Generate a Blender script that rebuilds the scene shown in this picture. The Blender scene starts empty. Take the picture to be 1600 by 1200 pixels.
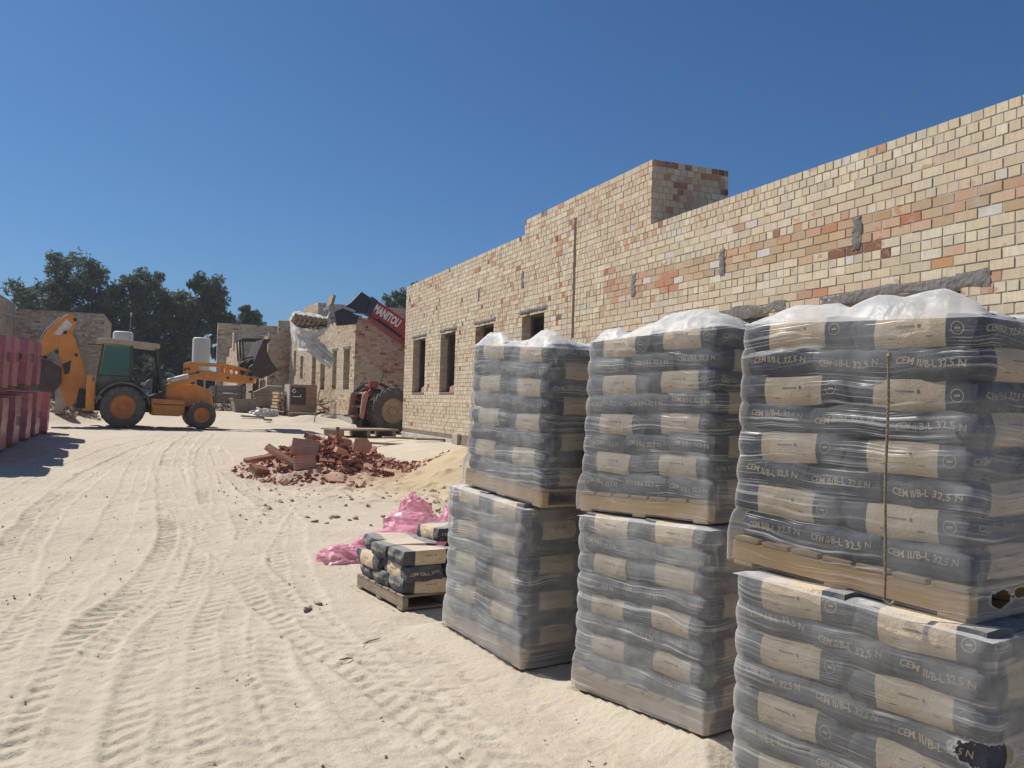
import bpy, bmesh, math, random
import numpy as np
from mathutils import Vector, Matrix, Euler
scn = bpy.context.scene
COL = scn.collection
R = math.radians
PI = math.pi

# ------------------------------------------------------------------ objects
def tag(o, label=None, cat=None, group=None, kind=None):
    if label: o['label'] = label
    if cat: o['category'] = cat
    if group: o['group'] = group
    if kind: o['kind'] = kind
    return o

def thing(name, label, cat, loc=(0, 0, 0), rotz=0.0, group=None, rot=None):
    o = bpy.data.objects.new(name, None)
    COL.objects.link(o)
    o.empty_display_size = 0.2
    o.location = loc
    o.rotation_euler = rot if rot else (0, 0, rotz)
    return tag(o, label, cat, group)

def copy_tree(o, parent=None):
    c = o.copy()
    COL.objects.link(c)
    if parent is not None:
        c.parent = parent
    for ch in list(o.children):
        copy_tree(ch, c)
    return c

class MB:
    """collects vertices and faces of one part"""
    def __init__(s):
        s.v = []; s.f = []; s.mi = []; s.col = []; s.cur = 0; s.c = None
    def add(s, vs, fs):
        n = len(s.v)
        s.v.extend([tuple(p) for p in vs])
        for f in fs:
            s.f.append(tuple(i + n for i in f)); s.mi.append(s.cur)
            if s.c is not None: s.col.append(s.c)
    def hexa(s, p):
        s.add(p, [(3, 2, 1, 0), (4, 5, 6, 7), (0, 1, 5, 4), (1, 2, 6, 5), (2, 3, 7, 6), (3, 0, 4, 7)])
    def box(s, c, d, m=None):
        x, y, z = d[0] / 2, d[1] / 2, d[2] / 2
        p = [Vector(q) for q in ((-x, -y, -z), (x, -y, -z), (x, y, -z), (-x, y, -z), (-x, -y, z), (x, -y, z), (x, y, z), (-x, y, z))]
        if m is not None: p = [m @ q for q in p]
        c = Vector(c)
        s.hexa([q + c for q in p])
    def bar(s, a, b, w, h, up=(0, 0, 1)):
        a = Vector(a); b = Vector(b); d = (b - a).normalized(); up = Vector(up)
        x = d.cross(up)
        if x.length < 1e-4: x = d.cross(Vector((0, 1, 0)))
        x.normalize(); y = x.cross(d).normalized()
        p = []
        for e in (a, b):
            for sx, sy in ((-1, -1), (1, -1), (1, 1), (-1, 1)):
                p.append(e + x * (sx * w / 2) + y * (sy * h / 2))
        s.hexa(p)
    def prism(s, poly, lo, hi, axis='y'):
        """polygon in the plane across axis, extruded from lo to hi"""
        n = len(poly)
        def mk(a, b, t):
            return (a, t, b) if axis == 'y' else ((t, a, b) if axis == 'x' else (a, b, t))
        vs = [mk(a, b, lo) for a, b in poly] + [mk(a, b, hi) for a, b in poly]
        fs = [tuple(range(n)), tuple(range(2 * n - 1, n - 1, -1))]
        for i in range(n):
            j = (i + 1) % n
            fs.append((i, i + n, j + n, j))
        s.add(vs, fs)
    def tube(s, pts, r, seg=8, cap=True):
        pts = [Vector(p) for p in pts]
        rs = r if isinstance(r, (list, tuple)) else [r] * len(pts)
        rings = []; prev = None
        for i, p in enumerate(pts):
            d = (pts[min(i + 1, len(pts) - 1)] - pts[max(i - 1, 0)]).normalized()
            if prev is None:
                up = Vector((0, 0, 1)) if abs(d.z) < 0.9 else Vector((1, 0, 0))
                x = d.cross(up).normalized()
            else:
                x = (prev - d * prev.dot(d)).normalized()
            prev = x
            y = d.cross(x).normalized()
            rings.append([p + (x * math.cos(2 * PI * k / seg) + y * math.sin(2 * PI * k / seg)) * rs[i] for k in range(seg)])
        vs = [q for rg in rings for q in rg]; fs = []
        for i in range(len(rings) - 1):
            for k in range(seg):
                k2 = (k + 1) % seg
                fs.append((i * seg + k, i * seg + k2, (i + 1) * seg + k2, (i + 1) * seg + k))
        if cap:
            fs.append(tuple(range(seg - 1, -1, -1)))
            m = (len(rings) - 1) * seg
            fs.append(tuple(m + k for k in range(seg)))
        s.add(vs, fs)
    def lathe(s, prof, seg=32, axis='z', c=(0, 0, 0)):
        """prof: list of (radius, height)"""
        vs = []; fs = []
        for r_, h in prof:
            for k in range(seg):
                a = 2 * PI * k / seg
                x, y = r_ * math.cos(a), r_ * math.sin(a)
                q = (x, y, h) if axis == 'z' else ((x, h, y) if axis == 'y' else (h, x, y))
                vs.append((q[0] + c[0], q[1] + c[1], q[2] + c[2]))
        for i in range(len(prof) - 1):
            for k in range(seg):
                k2 = (k + 1) % seg
                fs.append((i * seg + k, i * seg + k2, (i + 1) * seg + k2, (i + 1) * seg + k))
        s.add(vs, fs)
    def grid(s, nu, nv, fn, wrap=False):
        vs = [fn(i, j) for j in range(nv) for i in range(nu)]
        fs = []
        for j in range(nv - 1):
            for i in range(nu if wrap else nu - 1):
                i2 = (i + 1) % nu
                fs.append((j * nu + i, j * nu + i2, (j + 1) * nu + i2, (j + 1) * nu + i))
        s.add(vs, fs)
    def mesh(s, name, mats, smooth=0.6, fixn=True):
        me = bpy.data.meshes.new(name)
        me.from_pydata([tuple(v) for v in s.v], [], s.f)
        for m in (mats if isinstance(mats, (list, tuple)) else [mats]):
            me.materials.append(m)
        if any(s.mi): me.polygons.foreach_set('material_index', s.mi)
        if s.col and len(s.col) == len(s.f):
            at = me.color_attributes.new('Col', 'FLOAT_COLOR', 'CORNER')
            arr = []
            for f, c in zip(s.f, s.col):
                arr.extend(list(c) * len(f))
            at.data.foreach_set('color', arr)
        if fixn:
            bm = bmesh.new(); bm.from_mesh(me)
            bmesh.ops.recalc_face_normals(bm, faces=bm.faces[:])
            bm.to_mesh(me); bm.free()
        if smooth:
            me.polygons.foreach_set('use_smooth', [True] * len(me.polygons))
            me.set_sharp_from_angle(angle=smooth)
        me.update()
        return me
    def obj(s, name, mats, parent=None, smooth=0.6, bevel=0, loc=(0, 0, 0), rot=(0, 0, 0), fixn=True):
        o = bpy.data.objects.new(name, s.mesh(name, mats, smooth, fixn))
        COL.objects.link(o)
        o.location = loc; o.rotation_euler = rot
        if parent is not None: o.parent = parent
        if bevel:
            b = o.modifiers.new('edge', 'BEVEL'); b.width = bevel; b.segments = 2; b.limit_method = 'ANGLE'; b.angle_limit = R(35)
            b.harden_normals = False
        return o

# ------------------------------------------------------------------ noise
_NT = {}
def vnoise(x, y, seed=0):
    """value noise on arrays"""
    T = _NT.get(seed)
    if T is None: T = _NT[seed] = np.random.default_rng(seed).random((256, 256))
    xi = np.floor(x).astype(int); yi = np.floor(y).astype(int)
    fx = x - xi; fy = y - yi
    fx = fx * fx * (3 - 2 * fx); fy = fy * fy * (3 - 2 * fy)
    a = T[yi % 256, xi % 256]; b = T[yi % 256, (xi + 1) % 256]
    c = T[(yi + 1) % 256, xi % 256]; d = T[(yi + 1) % 256, (xi + 1) % 256]
    return (a + (b - a) * fx) * (1 - fy) + (c + (d - c) * fx) * fy - 0.5
def fbm(x, y, seed=0, oct=4, gain=0.5):
    s = 0; amp = 1
    for i in range(oct):
        s = s + amp * vnoise(x * 2 ** i + 17.3 * i, y * 2 ** i + 9.1 * i, seed + i); amp *= gain
    return s
def sst(t):
    t = np.clip(t, 0, 1); return t * t * (3 - 2 * t)

# ------------------------------------------------------------------ materials
class NT:
    def __init__(s, name):
        s.m = bpy.data.materials.new(name); s.m.use_nodes = True
        s.t = s.m.node_tree; s.t.nodes.clear()
        s.out = s.n('ShaderNodeOutputMaterial')
    def n(s, typ, **kw):
        nd = s.t.nodes.new(typ)
        for k, v in kw.items():
            setattr(nd, k, v)
        return nd
    def l(s, a, b): s.t.links.new(a, b)
    def mix(s, fac, a, b, blend='MIX'):
        n = s.n('ShaderNodeMix', data_type='RGBA', blend_type=blend)
        s.put(n.inputs[0], fac); s.put(n.inputs[6], a); s.put(n.inputs[7], b)
        return n.outputs[2]
    def put(s, sock, v):
        if isinstance(v, bpy.types.NodeSocket): s.l(v, sock)
        elif isinstance(v, (tuple, list)) and len(v) == 3 and sock.type == 'RGBA': sock.default_value = (*v, 1)
        else: sock.default_value = v
    def math(s, op, a, b=0.0, c=None, clamp=False):
        n = s.n('ShaderNodeMath', operation=op, use_clamp=clamp)
        s.put(n.inputs[0], a); s.put(n.inputs[1], b)
        if c is not None: s.put(n.inputs[2], c)
        return n.outputs[0]
    def coord(s, which='Object'):
        return s.n('ShaderNodeTexCoord').outputs[which]
    def mapping(s, vec, scale=(1, 1, 1), rot=(0, 0, 0), loc=(0, 0, 0)):
        n = s.n('ShaderNodeMapping'); s.l(vec, n.inputs[0])
        n.inputs['Scale'].default_value = scale; n.inputs['Rotation'].default_value = rot; n.inputs['Location'].default_value = loc
        return n.outputs[0]
    def noise(s, vec, scale=5, detail=4, rough=0.55, dist=0.0):
        n = s.n('ShaderNodeTexNoise'); s.l(vec, n.inputs['Vector'])
        n.inputs['Scale'].default_value = scale; n.inputs['Detail'].default_value = detail
        n.inputs['Roughness'].default_value = rough; n.inputs['Distortion'].default_value = dist
        return n.outputs[0]
    def ramp(s, fac, stops):
        n = s.n('ShaderNodeValToRGB'); s.l(fac, n.inputs[0])
        e = n.color_ramp.elements
        while len(e) < len(stops): e.new(0.5)
        for k, (p, c) in enumerate(stops):
            e[k].position = p; e[k].color = (*c, 1) if len(c) == 3 else c
        return n.outputs[0]
    def mr(s, v, a, b, c=0.0, d=1.0):
        n = s.n('ShaderNodeMapRange'); s.put(n.inputs[0], v)
        for i, q in enumerate((a, b, c, d)): n.inputs[i + 1].default_value = q
        return n.outputs[0]
    def bump(s, h, strength=0.3, dist=0.01, normal=None):
        n = s.n('ShaderNodeBump'); s.put(n.inputs['Height'], h)
        n.inputs['Strength'].default_value = strength; n.inputs['Distance'].default_value = dist
        if normal is not None: s.l(normal, n.inputs['Normal'])
        return n.outputs[0]
    def bsdf(s, color, rough=0.8, metal=0.0, normal=None, spec=None, **kw):
        n = s.n('ShaderNodeBsdfPrincipled')
        s.put(n.inputs['Base Color'], color); s.put(n.inputs['Roughness'], rough); s.put(n.inputs['Metallic'], metal)
        if spec is not None: n.inputs['Specular IOR Level'].default_value = spec
        if normal is not None: s.l(normal, n.inputs['Normal'])
        for k, v in kw.items(): s.put(n.inputs[k.replace('_', ' ')], v)
        return n.outputs[0]
    def done(s, sh):
        s.l(sh, s.out.inputs[0]); return s.m

def pm(name, c1, c2=None, scale=6, rough=0.8, metal=0.0, bump=0.2, bdist=0.004, bscale=None, lo=0.35, hi=0.65, dust=0.0, spec=None, stretch=(1, 1, 1), detail=5):
    """worn surface: two colours mottled by noise, optional pale dust on upward faces"""
    t = NT(name); v = t.mapping(t.coord(), scale=stretch)
    f = t.noise(v, scale, detail)
    c2 = c2 or tuple(q * 0.75 for q in c1)
    col = t.mix(t.mr(f, lo, hi), c1, c2)
    oi = t.n('ShaderNodeObjectInfo')
    col = t.mix(1.0, col, t.ramp(oi.outputs['Random'], [(0, (0.88, 0.88, 0.88)), (1, (1.0, 1.0, 1.0))]), 'MULTIPLY')
    if dust:
        g = t.n('ShaderNodeNewGeometry'); sp = t.n('ShaderNodeSeparateXYZ'); t.l(g.outputs['Normal'], sp.inputs[0])
        k = t.math('MULTIPLY', t.mr(sp.outputs[2], -0.2, 1.0, 0.25, 1.0), t.mr(t.noise(v, scale * 1.7, 5), 0.3, 0.75))
        col = t.mix(t.math('MULTIPLY', k, dust), col, (0.42, 0.36, 0.28))
    nm = t.bump(t.noise(v, bscale or scale * 6, 4), bump, bdist) if bump else None
    return t.done(t.bsdf(col, rough, metal, nm, spec))

M = {}
M['wood'] = pm('pallet_wood', (0.58, 0.41, 0.24), (0.45, 0.30, 0.17), scale=4, stretch=(1, 1, 6), rough=0.8, bump=0.3, bscale=30)
M['wood_end'] = pm('new_pallet_wood', (0.70, 0.45, 0.20), (0.55, 0.33, 0.14), scale=3, stretch=(0.8, 0.8, 9), rough=0.75, bump=0.25, bscale=20)
M['oldwood'] = pm('weathered_wood', (0.36, 0.28, 0.20), (0.22, 0.17, 0.12), scale=5, stretch=(1, 1, 5), rough=0.9, bump=0.4)
M['concrete'] = pm('grey_concrete', (0.40, 0.38, 0.35), (0.28, 0.265, 0.245), scale=3, rough=0.92, bump=0.6, bdist=0.01, bscale=25)
M['plinth'] = pm('plinth_concrete', (0.50, 0.47, 0.42), (0.36, 0.34, 0.30), scale=2.5, rough=0.92, bump=0.4, bdist=0.01)
M['brownband'] = pm('brown_strip', (0.20, 0.15, 0.11), (0.27, 0.20, 0.14), scale=4, rough=0.9, bump=0.4)
M['chase'] = pm('shaded_brick_chase', (0.13, 0.07, 0.045), (0.07, 0.045, 0.035), scale=12, rough=0.95, bump=0.6)  # dark red-brown brick, darkened to stand for shade in the shallow groove
M['mortar'] = pm('mortar', (0.46, 0.43, 0.375), (0.34, 0.315, 0.27), scale=9, rough=0.95, bump=0.5)
M['smear'] = pm('mortar_smear', (0.215, 0.20, 0.182), (0.15, 0.14, 0.128), scale=10, rough=0.95, bump=1.0, bdist=0.02, bscale=18)
M['dark'] = pm('painted_hollow', (0.03, 0.028, 0.026), rough=0.9, bump=0)  # near-black colour for the shade inside openings that are not cut
M['darkmetal'] = pm('dark_steel', (0.045, 0.042, 0.045), (0.07, 0.06, 0.055), scale=8, rough=0.55, metal=0.3, bump=0.1)
M['frame'] = pm('window_frame_steel', (0.16, 0.15, 0.16), (0.10, 0.095, 0.10), scale=6, rough=0.6, bump=0.05)
M['orange'] = pm('worn_orange_paint', (0.78, 0.305, 0.045), (0.66, 0.24, 0.035), scale=3, rough=0.5, bump=0.08, dust=0.35)
M['orange_rim'] = pm('orange_rim_paint', (0.70, 0.26, 0.04), (0.52, 0.20, 0.05), scale=5, rough=0.6, bump=0.1, dust=0.3)
M['tyre'] = pm('dusty_tyre', (0.085, 0.078, 0.072), (0.16, 0.14, 0.12), scale=5, rough=0.92, bump=0.2, dust=0.3)
M['cab'] = pm('cab_dark_paint', (0.045, 0.05, 0.05), (0.07, 0.075, 0.07), scale=4, rough=0.6, bump=0.05, dust=0.15)
M['fender'] = pm('dusty_fender', (0.19, 0.175, 0.14), (0.13, 0.125, 0.10), scale=4, rough=0.75, bump=0.1, dust=0.3)
M['roof'] = pm('cab_roof_paint', (0.52, 0.42, 0.30), (0.45, 0.36, 0.26), scale=4, rough=0.6, bump=0.05, dust=0.3)
M['bucket'] = pm('bucket_steel', (0.055, 0.043, 0.042), (0.09, 0.07, 0.062), scale=3, rough=0.6, metal=0.3, bump=0.2, dust=0.1)
M['white'] = pm('white_paint', (0.72, 0.70, 0.66), (0.55, 0.52, 0.47), scale=5, rough=0.5, bump=0.05)
M['tank'] = pm('tank_grey', (0.62, 0.61, 0.58), (0.54, 0.53, 0.50), scale=1.5, rough=0.5, bump=0.03)
M['red'] = pm('red_boom_paint', (0.42, 0.035, 0.035), (0.34, 0.03, 0.03), scale=4, rough=0.4, bump=0.04)
M['tred'] = pm('faded_red_paint', (0.33, 0.05, 0.045), (0.20, 0.04, 0.035), scale=7, rough=0.6, bump=0.15, dust=0.3)
M['navy'] = pm('blue_black_paint', (0.022, 0.026, 0.045), (0.03, 0.035, 0.055), scale=4, rough=0.45, bump=0.05)
M['steel'] = pm('bare_steel', (0.42, 0.40, 0.38), (0.30, 0.28, 0.26), scale=6, rough=0.45, metal=0.6, bump=0.1)
M['terra'] = pm('fired_clay', (0.45, 0.185, 0.12), (0.33, 0.12, 0.075), scale=8, rough=0.9, bump=0.3, dust=0.5)
M['terra2'] = pm('pale_fired_clay', (0.56, 0.30, 0.215), (0.45, 0.215, 0.145), scale=8, rough=0.9, bump=0.3, dust=0.5)
M['stone'] = pm('pale_stone', (0.46, 0.39, 0.30), (0.35, 0.29, 0.22), scale=7, rough=0.95, bump=0.6)
M['clod'] = pm('sand_clod', (0.52, 0.42, 0.30), (0.42, 0.33, 0.23), scale=7, rough=0.95, bump=0.5)
M['rope'] = pm('hemp_rope', (0.34, 0.27, 0.17), (0.20, 0.15, 0.09), scale=60, rough=0.95, bump=0.6)
M['galv'] = pm('galvanised', (0.40, 0.40, 0.39), (0.25, 0.24, 0.23), scale=10, rough=0.5, metal=0.5, bump=0.1)
M['tub'] = pm('mortar_tub', (0.30, 0.26, 0.21), (0.22, 0.19, 0.15), scale=4, rough=0.9, bump=0.3)
M['ink'] = pm('black_ink', (0.035, 0.02, 0.028), rough=0.7, bump=0)
M['lettering'] = pm('white_lettering', (0.80, 0.78, 0.76), (0.74, 0.72, 0.70), rough=0.5, bump=0)
M['blackcard'] = pm('black_card', (0.03, 0.03, 0.034), (0.045, 0.045, 0.05), rough=0.5, bump=0.05)

def glass_mat(name, tint, alpha=0.6):
    t = NT(name)
    tr = t.n('ShaderNodeBsdfTransparent'); tr.inputs[0].default_value = (*tint, 1)
    g = t.bsdf((tint[0] * 0.3, tint[1] * 0.3, tint[2] * 0.3), 0.12)
    mx = t.n('ShaderNodeMixShader'); mx.inputs[0].default_value = alpha
    t.l(tr.outputs[0], mx.inputs[1]); t.l(g, mx.inputs[2])
    return t.done(mx.outputs[0])
M['glass'] = glass_mat('green_glass', (0.45, 0.80, 0.70), 0.5)

def film_mat(name, tint, haze_lo, haze_hi, streak=(1.2, 1.2, 45), diffuse=0.75, rough=0.3, bump_=0.45, gloss=0.6, tear=False, trans=0.35):
    """stretched plastic film: clear where taut, milky along streaks, glossy"""
    t = NT(name)
    co = t.coord()
    wob = t.n('ShaderNodeVectorMath', operation='ADD')
    t.l(co, wob.inputs[0])
    nz = t.n('ShaderNodeTexNoise'); t.l(co, nz.inputs['Vector']); nz.inputs['Scale'].default_value = 2.2; nz.inputs['Detail'].default_value = 2
    sc = t.n('ShaderNodeVectorMath', operation='SCALE'); t.l(nz.outputs['Color'], sc.inputs[0]); sc.inputs['Scale'].default_value = 0.10
    t.l(sc.outputs[0], wob.inputs[1])
    v = t.mapping(wob.outputs[0], scale=streak)
    s1 = t.noise(v, 1.0, 3, 0.5)
    v2 = t.mapping(wob.outputs[0], scale=(streak[0] * 1.6, streak[1] * 1.6, streak[2] * 1.9), rot=(0.10, 0.06, 0))
    s2 = t.noise(v2, 1.0, 2, 0.5)
    big = t.noise(co, 2.6, 3, 0.5); patch = t.noise(co, 4.3, 2, 0.5)
    pk = t.mr(patch, 0.42, 0.62)                                     # streaks gather in patches, taut film between stays clear
    st = t.math('ADD', t.math('MULTIPLY', t.mr(s1, 0.58, 0.72), 0.9), t.math('MULTIPLY', t.mr(s2, 0.60, 0.70), 0.6))
    fac = t.math('ADD', t.math('MULTIPLY', st, t.math('ADD', t.math('MULTIPLY', pk, 0.85), 0.12)), t.mr(big, 0.42, 0.7, 0.0, 0.28))
    lw = t.n('ShaderNodeLayerWeight'); lw.inputs[0].default_value = 0.35
    edge = t.math('MULTIPLY', t.math('POWER', lw.outputs['Facing'], 3.0), 0.55)
    fac = t.math('ADD', t.mr(fac, 0.0, 1.0, haze_lo, haze_hi), edge, clamp=True)
    h = t.math('ADD', t.math('MULTIPLY', s1, 1.0), t.math('MULTIPLY', s2, 0.5))
    nm = t.bump(t.math('MULTIPLY', h, t.math('ADD', pk, 0.25)), bump_, 0.012)
    tr = t.n('ShaderNodeBsdfTransparent'); tr.inputs[0].default_value = (0.93, 0.94, 0.94, 1)
    df = t.n('ShaderNodeBsdfDiffuse'); df.inputs[0].default_value = (*[diffuse * q for q in tint], 1); t.l(nm, df.inputs['Normal'])
    tl = t.n('ShaderNodeBsdfTranslucent'); tl.inputs[0].default_value = (*[diffuse * q for q in tint], 1)
    m0 = t.n('ShaderNodeMixShader'); m0.inputs[0].default_value = trans; t.l(df.outputs[0], m0.inputs[1]); t.l(tl.outputs[0], m0.inputs[2])
    m1 = t.n('ShaderNodeMixShader'); t.l(fac, m1.inputs[0]); t.l(tr.outputs[0], m1.inputs[1]); t.l(m0.outputs[0], m1.inputs[2])
    gl = t.n('ShaderNodeBsdfGlossy'); gl.inputs['Roughness'].default_value = rough; t.l(nm, gl.inputs['Normal'])
    fr = t.n('ShaderNodeFresnel'); fr.inputs[0].default_value = 1.42; t.l(nm, fr.inputs['Normal'])
    m2 = t.n('ShaderNodeMixShader'); t.l(t.math('MULTIPLY', fr.outputs[0], gloss), m2.inputs[0]); t.l(m1.outputs[0], m2.inputs[1]); t.l(gl.outputs[0], m2.inputs[2])
    if tear:                                                          # ragged openings where the film is ripped
        at = t.n('ShaderNodeAttribute'); at.attribute_name = 'tear'
        ed = t.math('ADD', at.outputs['Fac'], t.math('MULTIPLY', t.math('SUBTRACT', t.noise(co, 55, 4, 0.6), 0.5), 0.9))
        clear = t.n('ShaderNodeBsdfTransparent')
        rim = t.n('ShaderNodeMixShader'); t.l(t.mr(ed, 0.0, 0.30, 0.5, 0.0), rim.inputs[0]); t.l(m2.outputs[0], rim.inputs[1]); t.l(m0.outputs[0], rim.inputs[2])
        m3 = t.n('ShaderNodeMixShader'); t.l(t.math('GREATER_THAN', ed, 0.0), m3.inputs[0]); t.l(clear.outputs[0], m3.inputs[1]); t.l(rim.outputs[0], m3.inputs[2])
        return t.done(m3.outputs[0])
    return t.done(m2.outputs[0])
M['film'] = film_mat('stretch_film', (1, 1, 1), 0.04, 0.72, streak=(0.6, 0.6, 78), diffuse=0.9, tear=True)
M['filmthick'] = film_mat('stretch_film_many_turns', (1, 1, 0.985), 0.19, 0.80, streak=(0.6, 0.6, 78), diffuse=0.95, tear=True)
M['filmmid'] = film_mat('stretch_film_some_turns', (1, 1, 0.985), 0.11, 0.76, streak=(0.6, 0.6, 78), diffuse=0.95, tear=True)
M['filmdusty'] = film_mat('stretch_film_dusty', (1, 0.98, 0.94), 0.17, 0.76, streak=(0.6, 0.6, 78), diffuse=0.85, tear=True)
M['filmtop'] = film_mat('loose_clear_film', (1, 1, 0.99), 0.34, 0.82, streak=(11, 11, 11), diffuse=0.95, bump_=0.9, gloss=0.35, rough=0.38)
M['filmsheet'] = film_mat('milky_film', (1, 0.99, 0.97), 0.70, 0.95, streak=(3, 3, 3), diffuse=1.0, trans=0.6)
M['pinkfilm'] = film_mat('pink_film', (1.0, 0.47, 0.58), 0.66, 0.95, streak=(6, 6, 6), diffuse=1.0, bump_=0.8)

# text outlines as flat meshes
def text_geo(s, size=1.0, bold=0.0):
    cu = bpy.data.curves.new('t', 'FONT'); cu.body = s; cu.size = size; cu.offset = bold
    cu.align_x = 'CENTER'; cu.align_y = 'CENTER'; cu.resolution_u = 2
    o = bpy.data.objects.new('t', cu); COL.objects.link(o)
    dg = bpy.context.evaluated_depsgraph_get()
    me = o.evaluated_get(dg).to_mesh()
    vs = [tuple(v.co) for v in me.vertices]; fs = [tuple(p.vertices) for p in me.polygons]
    o.evaluated_get(dg).to_mesh_clear()
    bpy.data.objects.remove(o); bpy.data.curves.remove(cu)
    return vs, fs
# ------------------------------------------------------------------ camera, light, sky
def setup_camera():
    psi, th, rho, F = R(22.183), R(1.396), R(1.604), 1339.6
    f = Vector((math.sin(psi) * math.cos(th), math.cos(psi) * math.cos(th), math.sin(th)))
    r = Vector((math.cos(psi), -math.sin(psi), 0)); u = r.cross(f)
    r, u = r * math.cos(rho) + u * math.sin(rho), u * math.cos(rho) - r * math.sin(rho)
    cam = bpy.data.cameras.new('camera'); cam.sensor_width = 36; cam.lens = F / 1600 * 36
    cam.clip_end = 3000; cam.clip_start = 0.05
    o = bpy.data.objects.new('camera', cam); COL.objects.link(o)
    m = Matrix((r, u, -f)).transposed().to_4x4(); m.translation = (0, 0, 1.7)
    o.matrix_world = m
    scn.camera = o
setup_camera()
SUN_EL, SUN_AZ = R(50), (-0.60, 0.80)       # direction towards the sun on the ground plane
def setup_light():
    su = bpy.data.lights.new('sun', 'SUN'); su.energy = 4.9; su.angle = R(0.53); su.color = (1.0, 0.95, 0.87)
    o = bpy.data.objects.new('sun', su); COL.objects.link(o)
    d = Vector((SUN_AZ[0] * math.cos(SUN_EL), SUN_AZ[1] * math.cos(SUN_EL), math.sin(SUN_EL)))
    o.rotation_euler = d.to_track_quat('Z', 'Y').to_euler(); o.location = d * 60
    w = bpy.data.worlds.new('World'); scn.world = w; w.use_nodes = True
    nt = w.node_tree; nt.nodes.clear()
    sky = nt.nodes.new('ShaderNodeTexSky'); sky.sky_type = 'NISHITA'; sky.sun_disc = False
    sky.sun_elevation = SUN_EL; sky.sun_rotation = math.atan2(SUN_AZ[0], SUN_AZ[1])
    sky.air_density = 1.0; sky.dust_density = 0.8; sky.ozone_density = 2.5; sky.altitude = 50
    bg = nt.nodes.new('ShaderNodeBackground'); bg.inputs[1].default_value = 0.085
    out = nt.nodes.new('ShaderNodeOutputWorld')
    mx = nt.nodes.new('ShaderNodeMix'); mx.data_type = 'RGBA'; mx.blend_type = 'MULTIPLY'; mx.inputs[0].default_value = 1.0
    mx.inputs[7].default_value = (0.285, 0.52, 0.775, 1)
    nt.links.new(sky.outputs[0], mx.inputs[6]); nt.links.new(mx.outputs[2], bg.inputs[0]); nt.links.new(bg.outputs[0], out.inputs[0])
setup_light()
scn.view_settings.view_transform = 'Standard'; scn.view_settings.look = 'None'
scn.view_settings.exposure = 0.2; scn.view_settings.gamma = 1.0
scn.cycles.max_bounces = 8; scn.cycles.transparent_max_bounces = 16; scn.cycles.diffuse_bounces = 3
scn.cycles.use_denoising = True
scn.cycles.caustics_reflective = False; scn.cycles.caustics_refractive = False
# ------------------------------------------------------------------ ground
def base_z(x, y):
    x = np.asarray(x, float); y = np.asarray(y, float)
    z = 0.62 * sst((y - 4) / 22) + 0.45 * sst((y - 29) / 10)
    z = z + 0.20 * sst((x - 4.6) / 1.6) * sst((y - 11) / 5) * (1 - sst((y - 20) / 5))      # bank along the wall
    # sand heap beside the rubble
    d = np.sqrt(((x - 5.15) / 1.55) ** 2 + ((y - 14.6) / 2.3) ** 2)
    z = z + 0.52 * (1 - sst(d)) 
    # earth under the rubble
    d = np.sqrt(((x - 2.95) / 2.0) ** 2 + ((y - 16.6) / 2.6) ** 2)
    z = z + 0.42 * (1 - sst(d))
    # low humps by the second house
    for hx, hy, rx, ry, h in ((5.4, 34.2, 1.6, 1.2, 0.22), (4.0, 31.6, 1.5, 1.0, 0.10), (-3.4, 33.0, 1.8, 2.4, 0.35), (4.6, 40.5, 2.0, 2.0, 0.25), (2.2, 43.0, 2.5, 2.0, 0.35)):
        d = np.sqrt(((x - hx) / rx) ** 2 + ((y - hy) / ry) ** 2)
        z = z + h * (1 - sst(d))
    return z
def gz(x, y): return float(base_z(x, y))

TRACKS = [  # polylines on the ground, width, pitch, depth
    ([(-1.35, 3.0), (-1.05, 4.2), (-0.95, 5.4), (-1.05, 7.0), (-1.25, 9.5), (-1.3, 12.5), (-0.9, 17), (0.4, 24)], 0.42, 0.165, 0.030),
    ([(-0.62, 3.0), (-0.52, 4.3), (-0.48, 5.6), (-0.35, 6.6), (0.05, 8.4), (0.25, 11), (0.2, 14), (0.3, 19), (0.9, 26)], 0.46, 0.165, 0.034),
    ([(0.02, 3.2), (0.0, 4.6), (0.12, 6.2), (0.42, 8.4), (0.62, 11), (0.75, 14), (0.9, 19), (1.6, 26)], 0.40, 0.15, 0.022),
    ([(0.75, 3.0), (0.62, 4.4), (0.66, 6.0), (0.78, 8.0), (1.05, 10.5), (1.1, 14), (1.2, 20)], 0.40, 0.15, 0.020),
    ([(1.25, 3.2), (1.18, 4.4), (1.1, 5.8), (1.12, 7.2), (1.25, 9.2), (1.5, 11.5), (1.2, 16)], 0.42, 0.16, 0.022),
    ([(-2.2, 4.0), (-2.0, 6.5), (-2.0, 9.5), (-1.9, 13), (-1.3, 18), (0.1, 24.5)], 0.42, 0.17, 0.020),
    ([(-0.95, 3.0), (-0.85, 5.0), (-0.75, 7.5), (-0.5, 10.5), (-0.4, 14), (-0.2, 20), (.5, 26)], 0.36, 0.14, 0.016),
    ([(0.4, 3.0), (0.35, 5.0), (0.5, 7.0), (0.9, 9.4), (1.5, 12.0), (1.9, 14.5)], 0.36, 0.14, 0.016),
    ([(1.7, 3.1), (1.5, 4.2), (1.25, 5.4), (0.95, 7.0), (0.75, 9), (0.3, 12.5), (0.1, 17)], 0.40, 0.155, 0.018),
    ([(-2.9, 4.5), (-2.7, 8), (-2.55, 12), (-2.0, 18), (-0.9, 23), (0.8, 26)], 0.42, 0.17, 0.018),
]
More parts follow.
